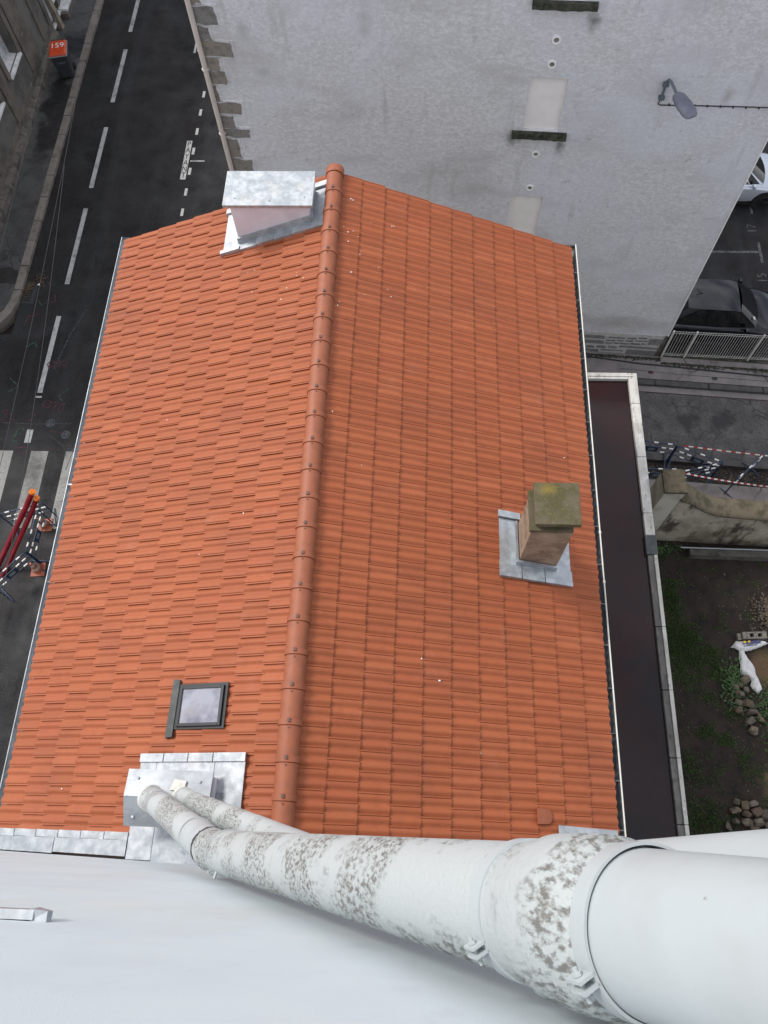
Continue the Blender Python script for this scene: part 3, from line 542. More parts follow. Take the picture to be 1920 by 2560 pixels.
# flashing along the white wall
for i in range(6):
    x0 = -5.47 + i * .345; sheet([(x0, .06), (x0 + .335, .055), (x0 + .335, -.03), (x0, -.025)], ZINC, 'wall_flashing', roof, .022, .036)
for x0, x1 in ((-5.5, -4.48), (-4.47, -3.41)): sheet([(x0, -.03), (x1, -.03), (x1, -.21), (x0, -.195)], ZINCD, 'wall_flashing', roof, .012, .05)
sheet([(1.88, .33), (2.7, .3), (2.7, .1), (1.88, .12)], ZINC, 'wall_flashing', roof, .012, .045)
# skylight
def rbox(x0, x1, y0, y1, h0, h1):
    return [onroof(x, y, h0) for x, y in ((x0, y0), (x1, y0), (x1, y1), (x0, y1))], [onroof(x, y, h1) for x, y in ((x0, y0), (x1, y0), (x1, y1), (x0, y1))]
skl = hb(MB().hexa(*rbox(-3.0, -2.3, 1.26, 1.82, -.03, .05)), 'skylight', BLACKF)
for q in ((-2.97, -2.93, 1.29, 1.79), (-2.39, -2.35, 1.29, 1.79), (-2.93, -2.39, 1.29, 1.33), (-2.93, -2.39, 1.75, 1.79)): bevel(fixn(MB().hexa(*rbox(*q, .05, .085)).build('frame_bar', BLACKF, skl)), .006)
fixn(MB().hexa(*rbox(-2.93, -2.39, 1.33, 1.75, .052, .066)).build('pane', SKYGL, skl))
sheet([(-3.085, 1.89), (-2.99, 1.88), (-3.0, 1.17), (-3.1, 1.16)], LEADA, 'apron', skl, .01, .03)
# vent tile on the right slope
v = MB(); n = 10
prof = [(0, 1)] + [(.02 + .19 * t, 1 if t < .55 else math.sqrt(max(0, 1 - ((t - .55) / .45) ** 2))) for t in np.linspace(0, 1, 8)]
ring = [(1.6 + a, .425 + s * .1 * b) for s in (1,) for a, b in prof] + [(1.6 + a, .425 - .1 * b) for a, b in prof[::-1]]
fixn(hb(MB().hexa([onroof(x, y, 0) for x, y in ring], [onroof(x, .425 + (y - .425) * .9, .075 - (x - 1.6) * .12) for x, y in ring]), 'vent_tile', RIDGE))

# ================================================================== FLAT ROOF EXTENSION
ext = thing('flat_roofed_extension', 'low extension with dark flat bitumen roof and pale coping', 'extension', (3.8, 5, 0))
def eb(mb, name, m, par=None):
    o = mb.build(name, m, par or ext)
    if par is None: o.location = (-3.8, -5, 0)
    return o
eb(MB().box(2.52, 4.95, -.25, 10.12, -.3, 5.06), 'wall', EXTW)
eb(MB().box(2.53, 4.84, -.2, 10.0, 5.061, 5.09), 'roof', BROOF)
for q in ((2.6, 4.8, 6.6, 6.64), (2.6, 4.8, 2.9, 2.94)): eb(MB().box(*q, 5.0905, 5.094), 'membrane_seam', BROOF)
ys = [10.17, 9.35, 8.0, 6.66, 6.15, 5.72, 4.2, 2.95, 1.7, .55, -.25]
for i, (a, b) in enumerate(zip(ys[:-1], ys[1:])):
    if i == 4:
        o = eb(MB().box(4.77, 5.0, b + .004, a - .004, 5.065, 5.19), 'coping_patch', BITP); continue
    low = i >= 5
    if not low: bevel(eb(MB().box(4.79, 4.99, b + .005, a - .005, 5.07, 5.18), 'coping_stone', COPE), .012)
    else:
        bevel(eb(MB().box(4.91, 4.985, b + .005, a - .005, 5.07, 5.19), 'coping_stone', COPE), .008)
        bevel(eb(MB().box(4.79, 4.905, b + .008, a - .008, 5.07, 5.165), 'coping_stone', COPED), .01)
for x0, x1 in ((2.9, 3.86), (3.87, 4.785)): bevel(eb(MB().box(x0, x1, 10.0, 10.17, 5.07, 5.18), 'coping_stone', COPE), .012)
for x0, x1 in ((2.9, 4.2), (4.21, 4.9)): eb(MB().box(x0, x1, 10.06, 10.1, 5.181, 5.2), 'coping_ridge', COPE)

# ================================================================== WHITE BUILDING (wall under the camera)
wb = thing('white_building', 'tall white rendered building wall rising behind the tiled roof', 'building', (3, -4, 0))
def wy(x): return -.305 - .0175 * x
o = MB().hexa([(-5.75, wy(-5.75), -.3), (14, wy(14), -.3), (14, -10, -.3), (-5.75, -10, -.3)], [(-5.75, wy(-5.75), 21.3), (14, wy(14), 21.3), (14, -10, 21.3), (-5.75, -10, 21.3)]).build('wall', WALLW, wb); o.location = (-3, 4, 0)
# flashing strip with folded end at mid height
o = MB().box(-2.2, -1.32, wy(-1.7) - .002, wy(-1.7) + .03, 17.15, 17.2).build('metal_trim', ZINC, wb); o.location = (-3, 4, 0)
o = MB().hexa([(-1.335, wy(-1.3), 17.12), (-1.26, wy(-1.3), 17.18), (-1.26, wy(-1.3) + .035, 17.18), (-1.335, wy(-1.3) + .04, 17.12)], [(-1.335, wy(-1.3), 17.19), (-1.27, wy(-1.3), 17.2), (-1.27, wy(-1.3) + .035, 17.2), (-1.335, wy(-1.3) + .04, 17.2)]).build('trim_end', ZINCD, wb); o.location = (-3, 4, 0)

# ================================================================== FLUE PIPES
def lerp(a, b, t): return Vector(a) + (Vector(b) - Vector(a)) * t
def seg_tube(P0, P1, t0, t1, r): return [lerp(P0, P1, t0), lerp(P0, P1, t1)], r
def ring(mb, P0, P1, t, r, ln, n=40):
    d = (Vector(P1) - Vector(P0)).normalized(); c = lerp(P0, P1, t); mb.tube([c - d * ln / 2, c - d * ln / 2, c - d * ln / 2 + d * .002, c + d * ln / 2 - d * .002, c + d * ln / 2], [r - .006, r - .004, r, r, r - .004], n); return mb
A0, E_, N_ = Vector((-3.04, .44, 10.75)), Vector((-1.555, -.07, 13.6)), Vector((.292, -.117, 18.3))
DIR = (N_ - E_).normalized(); END = N_ + DIR * 2.6
fl1 = thing('flue_pipe', 'large white flue pipe clamped along the wall, paint flaking to grey', 'flue pipe', A0)
def fb(root, mb, name, m, base):
    o = mb.build(name, m, root); o.location = -Vector(base); return o
fb(fl1, MB().tube([A0, lerp(A0, E_, .45)], .138, 40), 'pipe_section', PIPEF, A0)
fb(fl1, MB().tube([lerp(A0, E_, .43), lerp(A0, E_, .82)], [.141, .141], 40), 'pipe_section', PIPEF, A0)
fb(fl1, MB().tube([lerp(A0, E_, .8), lerp(A0, E_, .99)], .146, 40), 'elbow_collar', PIPEW, A0)
fb(fl1, MB().tube([lerp(A0, E_, .955), lerp(E_, N_, .005), lerp(E_, N_, .03)], [.151, .156, .152], 40), 'elbow_joint', PIPEF, A0)
pe = MB(); _a = (E_ - A0).cross(Vector((0, 0, 1))).normalized(); _d = (E_ - A0).normalized(); _b = _a.cross(_d); _r = random.Random(4); _v = []
for k in range(41):
    t = -.3 + 4.2 * k / 40; q = (_a * math.cos(t) + _b * math.sin(t)) * .157
    _v += [lerp(A0, E_, .965) + q - _d * (.004 + .03 * _r.random()), lerp(A0, E_, .965) + q + _d * (.006 + .05 * abs(math.sin(k * .21)) * _r.random())]
pe.add(_v, [(2 * k, 2 * k + 1, 2 * k + 3, 2 * k + 2) for k in range(40)]); fb(fl1, pe, 'peeled_edge', CAVE, A0)
fb(fl1, MB().tube([lerp(E_, N_, .025), lerp(E_, N_, .13)], .147, 40), 'pipe_section', PIPEF, A0)
fb(fl1, MB().tube([lerp(E_, N_, .125), lerp(E_, N_, 1.03)], [.147, .139], 48), 'pipe_section', PIPEF, A0)
c0, c1 = N_ - DIR * .02, N_ + DIR * .34
fb(fl1, MB().tube([c0, c0 + DIR * .07, c0 + DIR * .12, c1 - DIR * .13], [.142, .146, .158, .16], 56), 'coupling', PIPEF, A0)
fb(fl1, MB().tube([c1 - DIR * .132, c1 - DIR * .05, c1], [.16, .156, .144], 56), 'coupling_band', PIPEC, A0)
END = END + Vector((0, -.06, 0))
fb(fl1, MB().tube([c1 - DIR * .02, END], .137, 56), 'pipe_section', PIPEW, A0)
for C_, r_ in ((c0 + DIR * .012, .1435), (c1 + DIR * .052, .139)): fb(fl1, ring(MB(), C_, C_ + DIR, 0, r_, .012, 56), 'joint_gap', RUB, A0)
def clamp(root, C0, r, base, ang=-.5, wd=.022):
    a = DIR.cross(Vector((0, 1, 0))).normalized(); b = a.cross(DIR).normalized()       # a: sideways, b: away from / to wall
    mb = MB(); n = 96
    vs = []
    for off, rad in ((-wd, r), (-wd, r + .006), (wd, r + .006), (wd, r)):
        vs += [C0 + DIR * off + (a * math.cos(2 * math.pi * k / n) + b * math.sin(2 * math.pi * k / n)) * rad for k in range(n)]
    mb.add(vs, [(j * n + k, j * n + (k + 1) % n, ((j + 1) % 4) * n + (k + 1) % n, ((j + 1) % 4) * n + k) for j in range(4) for k in range(n)])
    o = fixn(fb(root, mb, 'clamp', PIPEW, base))
    # two lugs and the bolt, standing off the camera side
    dirv = (a * math.cos(ang) + b * math.sin(ang)).normalized(); tan = dirv.cross(DIR).normalized()
    for s in (-1, 1):
        p = C0 + dirv * (r + .002) + tan * .009 * s; q = C0 + dirv * (r + .036) + tan * .009 * s
        t2 = tan * .003 * s; w2 = DIR * wd
        MB().add([p - w2 - t2, p + w2 - t2, q + w2 - t2, q - w2 - t2, p - w2 + t2, p + w2 + t2, q + w2 + t2, q - w2 + t2], [(0, 1, 2, 3), (4, 7, 6, 5), (0, 4, 5, 1), (1, 5, 6, 2), (2, 6, 7, 3), (3, 7, 4, 0)]).build('lug', PIPEW, o)
    bc = C0 + dirv * (r + .022); bm_ = MB().tube([bc - tan * .032, bc + tan * .026], .0045, 10); bm_.tube([bc + tan * .013, bc + tan * .019], .009, 6, smooth=False); bm_.tube([bc - tan * .02, bc - tan * .013], .009, 6, smooth=False)
    bm_.build('bolt', PIPEW, o)
def fixn_mb(mb): return mb
for C0, r in ((c0 - DIR * .02, .141), (c1 + DIR * .025, .1405)): clamp(fl1, C0, r, A0)
clamp(fl1, lerp(E_, N_, .132), .148, A0, -.9, .01); clamp(fl1, lerp(A0, E_, .8), .147, A0, -.9, .008)
fb(fl1, MB().tube([lerp(E_, N_, .17) + Vector((-.08, -.09, 0)), lerp(E_, N_, .17) + Vector((-.1, -.16, 0))], .01, 8), 'wall_peg', PIPEW, A0)
fb(fl1, MB().tube([A0 - Vector((.02, 0, .02)), lerp(A0, E_, .05)], .152, 32), 'base_collar', WHITEP, A0)
B0, E2 = Vector((-2.68, .45, 10.75)), Vector((-1.02, .025, 13.9)); N2 = E2 + DIR * 2.5 + Vector((0, -.185, 0)); END2 = N2 + DIR * 4.3 + Vector((0, .27, 0))
fl2 = thing('flue_pipe', 'second narrower white flue pipe running behind the large one', 'flue pipe', B0)
fb(fl2, MB().tube([B0, lerp(B0, E2, .4)], .113, 36), 'pipe_section', PIPEF, B0)
fb(fl2, MB().tube([lerp(B0, E2, .39), lerp(B0, E2, .85)], .117, 36), 'pipe_section', PIPEF, B0)
fb(fl2, MB().tube([lerp(B0, E2, .84), E2, lerp(E2, N2, .06)], .12, 36), 'elbow_joint', PIPEF, B0)
fb(fl2, MB().tube([lerp(E2, N2, .05), N2, END2], .12, 40), 'pipe_section', PIPEW, B0)
fb(fl2, MB().tube([B0 - Vector((.02, 0, .02)), lerp(B0, E2, .05)], .128, 32), 'base_collar', WHITEP, B0)

# ================================================================== GREY BUILDING (local x along the wall from the right corner, y into the building)
ANG = math.atan(-.07)
gb = thing('grey_building', 'grey rendered building with blocked windows and stone quoins at its corner', 'building', (7.4, 14.25, 0), ANG)
def wall_open(x0, x1, z0, z1, ops, dep):
    xs = sorted({x0, x1, *[o[0] for o in ops], *[o[1] for o in ops]}); zs = sorted({z0, z1, *[o[2] for o in ops], *[o[3] for o in ops]}); mb = MB()
    for a, b in zip(xs[:-1], xs[1:]):
        for c, d in zip(zs[:-1], zs[1:]):
            if any(o[0] <= a and b <= o[1] and o[2] <= c and d <= o[3] for o in ops): continue
            mb.add([(a, 0, c), (b, 0, c), (b, 0, d), (a, 0, d)], [(0, 1, 2, 3)])
    for a, b, c, d in ops:
        mb.add([(a, 0, c), (b, 0, c), (b, 0, d), (a, 0, d), (a, dep, c), (b, dep, c), (b, dep, d), (a, dep, d)], [(0, 4, 5, 1), (1, 5, 6, 2), (2, 6, 7, 3), (3, 7, 4, 0)])
    return mb
ops = [(-5.23, -4.46, 7.97, 9.24), (-5.26, -4.49, 4.75, 6.12), (-5.25, -4.45, 10.83, 12.0)]
mb = wall_open(-12.15, 0, -.3, 13, ops, .07)
mb.add([(0, 0, -.3), (0, 12, -.3), (0, 12, 13), (0, 0, 13), (-12.15, 0, -.3), (-12.15, 12, -.3), (-12.15, 12, 13), (-12.15, 0, 13)], [(0, 1, 2, 3), (4, 7, 6, 5), (3, 2, 6, 7), (1, 5, 6, 2)])
mb.build('wall', GREYR, gb)
for a, b, c, d in ops: MB().add([(a, .07, c), (b, .07, c), (b, .07, d), (a, .07, d)], [(0, 1, 2, 3)]).build('window_infill', INFILL, gb)
rr = random.Random(5)
def rough_sill(x0, x1, z0, z1, dep):
    n = 14; mb = MB(); top = []; 
    ring = [(x0 + (x1 - x0) * k / n, -dep + rr.uniform(-.012, .012)) for k in range(n + 1)]
    bot = [(x, y, z0 + rr.uniform(0, .012)) for x, y in ring] + [(x1, .03, z0), (x0, .03, z0)]
    top = [(x, y + rr.uniform(0, .02), z1 + rr.uniform(-.015, .012)) for x, y in ring] + [(x1, .03, z1), (x0, .03, z1)]
    return mb.hexa(bot, top)
for x0, x1, z0, z1 in ((-5.46, -4.26, 7.83, 7.96), (-5.42, -4.2, 10.7, 10.82)): fixn(rough_sill(x0, x1, z0, z1, .13).build('window_sill', MOSSY, gb))
for z in (10.06, 9.55, 7.36, 6.39):
    o = MB(); n = 20; c = (-4.85, z)
    vs = [(c[0] + r * math.cos(2 * math.pi * k / n), yv, c[1] + r * math.sin(2 * math.pi * k / n)) for r, yv in ((.088, .0), (.088, -.025), (.056, -.025), (.054, .0)) for k in range(n)]
    o.add(vs, [(j * n + k, j * n + (k + 1) % n, (j + 1) * n + (k + 1) % n, (j + 1) * n + k) for j in range(3) for k in range(n)])
    o = fixn(o.build('vent_ring', EDGEW, gb)); MB().add([(c[0] + .05 * math.cos(2 * math.pi * k / n), -.004, c[1] + .05 * math.sin(2 * math.pi * k / n)) for k in range(n)], [tuple(range(n))]).build('vent_grille', QUOIN, o)
def slabstone(x0, z0, x1, z1, m, name, proud=.02, jit=.02, par=gb):
    n = 4; ring = []
    for k in range(n): ring.append((x0 + (x1 - x0) * k / n, z0 + rr.uniform(-jit, jit)))
    for k in range(n): ring.append((x1 + rr.uniform(-jit, jit), z0 + (z1 - z0) * k / n))
    for k in range(n): ring.append((x1 - (x1 - x0) * k / n, z1 + rr.uniform(-jit, jit)))
    for k in range(n): ring.append((x0, z1 - (z1 - z0) * k / n))
    sh = min(.012, (z1 - z0) * .15)
    cx, cz = (x0 + x1) / 2, (z0 + z1) / 2
    top = [(cx + (x - cx) * (1 - sh * 2 / max(.05, x1 - x0)), -proud, cz + (z - cz) * (1 - sh * 2 / max(.05, z1 - z0))) for x, z in ring]
    return fixn(MB().hexa([(x, .02, z) for x, z in ring], top).build(name, m, par))
for z0, z1, xr in ((10.09, 10.47, -11.62), (9.75, 10.06, -11.82), (9.4, 9.74, -11.43), (9.08, 9.37, -11.77), (8.76, 9.06, -11.7), (8.36, 8.73, -11.96), (8.03, 8.34, -11.5), (7.68, 7.99, -11.73), (7.42, 7.67, -11.44), (6.83, 7.38, -11.78), (6.42, 6.8, -11.54), (6.0, 6.4, -11.8), (5.6, 5.98, -11.5), (10.5, 10.9, -11.85), (10.92, 11.3, -11.5)):
    slabstone(-12.16, z0, xr, z1, QUOIN, 'quoin_stone', .022, .034)
    fixn(MB().hexa([(-12.14, .01, z0 - .05), (xr + .07, .01, z0 - .05), (xr + .07, .01, z1 + .05), (-12.14, .01, z1 + .05)], [(-12.14, -.012, z0 - .03), (xr + .05, -.012, z0 - .03), (xr + .05, -.012, z1 + .03), (-12.14, -.012, z1 + .03)]).build('render_lip', GREYR, gb))
fixn(MB().hexa([(-8, .01, -.2), (-.03, .01, -.2), (-.03, .01, 1.1), (-8, .01, 1.03)], [(-8, -.012, -.2), (-.03, -.012, -.2), (-.03, -.012, 1.1), (-8, -.012, 1.03)]).build('mortar_band', MORTAR, gb))
for s in [(-2.48, .54, -1.78, .71), (-1.75, .69, -1.46, .77), (-1.41, .72, -1.21, .79), (-1.17, .73, -.93, .8), (-.88, .76, -.51, .83), (-1.76, .57, -1.5, .65), (-1.48, .57, -1.32, .65), (-1.3, .58, -1.03, .66), (-.99, .6, -.69, .68), (-.68, .62, -.52, .7), (-.49, .64, -.05, .95),
          (-2.6, .3, -2.3, .44), (-2.25, .31, -2.0, .43), (-1.96, .34, -1.66, .46), (-1.62, .36, -1.33, .48), (-1.28, .42, -.07, .53), (-2.5, .15, -1.85, .26), (-1.8, .22, -1.1, .3), (-1.03, .06, -.04, .36), (-2.1, .0, -1.1, .14), (-1.7, .84, -1.2, .94), (-.82, .9, -.56, .98), (-2.5, .78, -1.8, .95), (-1.15, .86, -.87, .94),
          (-3.2, .5, -2.55, .72), (-3.4, .1, -2.6, .3)]: slabstone(*s, BASEST, 'base_stone', .028, .012)
# corner bead on the right edge, moss strip at the foot
MB().tube([(-.0, -.012, 1.1), (0, -.012, 13)], .018, 8).build('corner_bead', EDGEW, gb)
MB().hexa([(-.16, -.002, -.1), (.012, -.002, -.1), (.012, -.002, 1.1), (-.07, -.002, 1.1)], [(-.16, -.03, -.1), (.012, -.03, -.1), (.012, -.03, 1.1), (-.07, -.03, 1.1)]).build('corner_stone', PLINTH, gb)
# downpipe: a thing fixed to the corner
dp = thing('downpipe', 'pale beige downpipe on the stone corner of the grey building', 'downpipe', gb.matrix_basis @ Vector((-12.09, -.07, 0)), ANG)
MB().tube([(0, 0, -.1), (0, 0, 13)], .055, 14).build('pipe', DPIPE, dp)
for z in (2, 4, 5.4, 7.55, 8.95 + .2, 11): MB().tube([(0, 0, z - .02), (0, 0, z + .02)], .066, 14).build('pipe_collar', DPIPE, dp); MB().box(-.08, .08, -.01, .09, z - .01, z + .01).build('pipe_bracket', DPIPE, dp)
# wall lamp
lp = thing('wall_lamp', 'grey street lamp on a bracket fixed to the grey wall', 'street lamp', gb.matrix_basis @ Vector((-2.51, 0, 8.95)), ANG)
b_ = MB().tube([(0, -.06, -.05), (0, -.06, .38)], .03, 10); b_.build('bracket_tube', LAMPA, lp)
for z in (0, .3): MB().box(-.06, .06, -.1, .005, z - .03, z + .03).build('bracket_clamp', LAMPA, lp)
MB().tube([(0, -.06, .36), (.02, -.1, .44), (.06, -.2, .46), (.14, -.34, .4), (.2, -.46, .36)], .028, 10).build('lamp_arm', LAMPA, lp)
hd_ = MB(); secs = [(0, .09, .05), (.08, .14, .09), (.3, .17, .11), (.5, .165, .1), (.6, .13, .06), (.62, .09, .03)]
dirL = Vector((.42, -.72, -.12)).normalized(); sideL = dirL.cross(Vector((0, 0, 1))).normalized(); upL = sideL.cross(dirL)
vs = []; n = 14
for t, wd_, ht in secs: vs += [Vector((.17, -.42, .37)) + dirL * t + sideL * wd_ * math.copysign(abs(math.cos(2 * math.pi * k / n)) ** .7, math.cos(2 * math.pi * k / n)) + upL * (ht if math.sin(2 * math.pi * k / n) > 0 else ht * .5) * math.sin(2 * math.pi * k / n) for k in range(n)]
hd_.add(vs, [(j * n + k, j * n + (k + 1) % n, (j + 1) * n + (k + 1) % n, (j + 1) * n + k) for j in range(len(secs) - 1) for k in range(n)] , True); hd_.add(vs[:n], [tuple(range(n))]); hd_.add(vs[-n:], [tuple(range(n))])
fixn(hd_.build('lamp_head', LAMPM, lp))
cbp = [(0, -.05, -.05), (-.02, -.02, -.16), (0, -.016, -.19), (.06, -.016, -.2), (1.0, -.016, -.17), (2.46, -.016, -.14)]
cw = MB().tube(cbp, .011, 6).build('lamp_cable', CABLE, lp)
for i in range(9): MB().box(.2 + i * .26, .225 + i * .26, -.03, .0, -.21 + .02 * i / 8 + .005, -.175 + .02 * i / 8 + .012).build('cable_clip', CABLE, cw)

# ================================================================== LEFT BUILDING (facade x = -14.85, faces +x)
lb = thing('stone_building', 'old grey brown stone building with white window sills beside the street', 'building', (-18, 26, 0))
def lbp(mb, name, m, par=None):
    o = mb.build(name, m, par or lb)
    if par is None: o.location = (18, -26, 0)
    return o
FX = -14.86
def facade(y0, y1, z0, z1, ops, dep):
    ys_ = sorted({y0, y1, *[o[0] for o in ops], *[o[1] for o in ops]}); zs_ = sorted({z0, z1, *[o[2] for o in ops], *[o[3] for o in ops]}); mb = MB()
    for a, b in zip(ys_[:-1], ys_[1:]):
        for c, d in zip(zs_[:-1], zs_[1:]):
            if any(o[0] <= a and b <= o[1] and o[2] <= c and d <= o[3] for o in ops): continue
            mb.add([(FX, a, c), (FX, b, c), (FX, b, d), (FX, a, d)], [(0, 1, 2, 3)])
    for a, b, c, d in ops: mb.add([(FX, a, c), (FX, b, c), (FX, b, d), (FX, a, d), (FX - dep, a, c), (FX - dep, b, c), (FX - dep, b, d), (FX - dep, a, d)], [(0, 4, 5, 1), (1, 5, 6, 2), (2, 6, 7, 3), (3, 7, 4, 0)])
    return mb
wops = [(24.85, 26.05, 1.72, 3.6), (22.3, 23.45, 1.72, 3.6), (19.7, 20.9, 1.72, 3.6), (24.85, 26.05, 5, 7), (22.3, 23.45, 5, 7), (29.5, 30.6, .4, 3.2), (32, 33.2, .4, 3.2)]
fm = facade(15.6, 60, -.3, 10, wops, .3); fm.add([(FX, 15.6, -.3), (-24, 15.6, -.3), (-24, 15.6, 10), (FX, 15.6, 10), (FX, 60, 10), (-24, 60, 10)], [(0, 3, 2, 1), (3, 4, 5, 2)])
fixn(lbp(fm, 'wall', STONEP))
for a, b, c, d in wops:
    p = lbp(MB().add([(FX - .29, a, c), (FX - .29, b, c), (FX - .29, b, d), (FX - .29, a, d)], [(0, 1, 2, 3)]), 'window_shutter', PALEW)
    bevel(lbp(MB().hexa([(FX - .3, a - .02, c - .1), (FX + .12, a - .1, c - .1), (FX + .12, b + .1, c - .1), (FX - .3, b + .02, c - .1)], [(FX - .3, a - .02, c + .03), (FX + .12, a - .1, c - .02), (FX + .12, b + .1, c - .02), (FX - .3, b + .02, c + .03)]), 'window_sill', SILLW), .006)
    for s, e in ((a - .28, a - .03), (b + .03, b + .28)):
        lbp(MB().box(FX + .001, FX + .06, s, e, c + .0, d + .2), 'window_jamb', STONEF)
for (a, b) in ((26.45, 27.5), (28.3, 28.55), (23.85, 24.45), (21.2, 21.9)): lbp(MB().box(FX + .001, FX + .045, a, b, .5, 10), 'pilaster', STONEF)
lbp(MB().box(FX + .001, FX + .05, 16, 29.3, .42, .6), 'string_course', STONEF)
# plinth blocks
y = 15.7; i = 0
while y < 29.2:
    ln = 1.5 + .4 * math.sin(i * 1.9); e = min(y + ln, 29.3)
    bevel(fixn(lbp(MB().hexa([(FX, y + .006, -.2), (FX + .3, y + .006, -.2), (FX + .3, e - .006, -.2), (FX, e - .006, -.2)], [(FX, y + .006, .42), (FX + .24, y + .006, .34 + .01 * math.sin(i)), (FX + .24, e - .006, .34 + .01 * math.sin(i)), (FX, e - .006, .42)]), 'plinth_block', PLINTH)), .02); y += ln; i += 1
bevel(lbp(MB().hexa([(FX + .02, 29.75, .1), (FX + .3, 29.7, .1), (FX + .3, 29.95, .1), (FX + .02, 30.0, .1)], [(FX + .0, 29.72, 1.35), (FX + .2, 29.68, 1.3), (FX + .2, 29.95, 1.3), (FX, 30.0, 1.35)]), 'guard_post', POSTB), .02)
lbp(MB().box(FX + .001, FX + .42, 30.35, 36, .1, .32), 'door_step', STONEF); bevel(lbp(MB().box(FX + .02, FX + .4, 30.5, 36, .321, .42), 'step_slab', SILLW), .01); lbp(MB().box(FX - .05, FX + .16, 30.1, 36, .9, 1.0), 'ledge', SILLW)

# ================================================================== WHEELED BIN
bn = thing('wheeled_bin', 'grey wheeled refuse bin with orange red lid on the pavement', 'bin', (-13.83, 27.12, .12), .2)
bn.scale = (1.18, 1.25, 1.04)
def taper(w0, d0, w1, d1, z0, z1): return [(-w0, -d0, z0), (w0, -d0, z0), (w0, d0, z0), (-w0, d0, z0)], [(-w1, -d1, z1), (w1, -d1, z1), (w1, d1, z1), (-w1, d1, z1)]
bevel(MB().hexa(*taper(.19, .24, .27, .34, .04, .93)).build('body', BING, bn), .025, 3)
bevel(MB().box(-.29, .29, -.36, .35, .93, .965).build('rim', BINL, bn), .012)
bevel(MB().hexa(*taper(.285, .35, .25, .3, .966, 1.04)).build('lid', BINR, bn), .03, 3)
MB().tube([(-.22, .37, .95), (-.22, .42, .97), (.22, .42, .97), (.22, .37, .95)], .016, 8).build('handle', BING, bn)
for s in (-1, 1): MB().tube([(s * .2, .25, .0), (s * .25, .25, .0)], .1, 18).build('wheel', RUB, bn).location = (0, 0, .1)
me = text_mesh('159', .3, .003); me.materials.append(CHALK); o = link('lid_number', me, bn, (0, .06, 1.044))
me = text_mesh('189', .2, .002); me.materials.append(CHALKD); o = link('body_number', me, bn, (.0, -.315, .72)); o.rotation_euler = (R_(83), 0, 0)

# ================================================================== DRAIN, WIRES
dr = thing('drain_grate', 'iron kerb drain grate half covered with fallen leaves', 'drain', (-13.08, 16.55, .0))
MB().box(-.22, .24, -.42, .42, -.05, .012).build('grate_plate', GRATE, dr)
for i in range(9): MB().box(-.2, .1, -.32 + i * .075, -.29 + i * .075, .0125, .018).build('slot', HOLE, dr)
lv = MB(); rr = random.Random(9)
for i in range(170):
    x, y = (rr.gauss(-.05, .11), rr.gauss(.2, .22)) if i < 110 else (rr.gauss(.3, .13), rr.gauss(.62, .14)); s = rr.uniform(.02, .045); a = rr.uniform(0, 6.3); z = .02 + rr.random() * .03
    lv.add([(x + s * math.cos(a + t) * q, y + s * math.sin(a + t) * q, z + .01 * rr.random()) for t, q in ((0, 1), (1.57, .55), (3.14, 1), (4.71, .55))], [(0, 1, 2, 3)])
o = lv.build('leaf_litter', LEAF); o.location = (-13.08, 16.55, 0); o['kind'] = 'stuff'
o = link('white_litter', rock(.05, .05, .04, 77)); o.data.materials.clear(); o.data.materials.append(WFLK); o.location = (-12.82, 16.9, .03); tag(o, 'small white scrap of litter by the drain grate', 'litter')
for nm, a, b in (('thin black overhead wire crossing above the street corner', (-9.45, 21, 6.2), (-8.75, 2, 5.9)), ('thin black overhead wire over the zebra crossing', (-9.0, 15.4, 6.3), (-8.0, 2, 5.9)), ('thin black overhead wire above the left pavement', (-11.4, 34, 6.0), (-9.95, 2, 5.8))):
    tag(MB().tube([lerp(a, b, t) - Vector((0, 0, .25 * math.sin(math.pi * t))) for t in np.linspace(0, 1, 12)], .006, 5).build('overhead_wire', WIRE), nm, 'wire')

# ================================================================== BARRIERS
def make_barrier():
    Ln = 1.25; root = bpy.data.objects.new('site_barrier', None); COL.objects.link(root)
    MB().tube([(0, 0, .05), (0, 0, .94), (.02, 0, .985), (.07, 0, 1.0), (Ln - .07, 0, 1.0), (Ln - .02, 0, .985), (Ln, 0, .94), (Ln, 0, .05)], .019, 8).build('frame', BBLUE, root)
    for z in (.75, .5): MB().tube([(0, 0, z), (Ln, 0, z)], .016, 8).build('rail', BBLUE, root)
    bm_ = None
    for z, xs_ in ((1.0, (.18, .62, 1.0)), (.75, (.12, .33, .9, 1.1)), (.5, (.2, .92))):
        for x in xs_: MB().tube([(x, 0, z), (x + .12, 0, z)], .0225, 8).build('reflective_band', BANDW, root)
    p = MB().box(.48, .82, -.008, .008, .52, .73).build('plaque', BBLUE, root); MB().box(.56, .74, -.011, .011, .56, .69).build('plaque_label', PLQ, p)
    for x in (.06, Ln - .06): MB().tube([(x, -.3, .02), (x, -.26, .03), (x, 0, .07), (x, .26, .03), (x, .3, .02)], .02, 8).build('foot', BBLUE, root)
    return root
bproto = make_barrier(); first = True
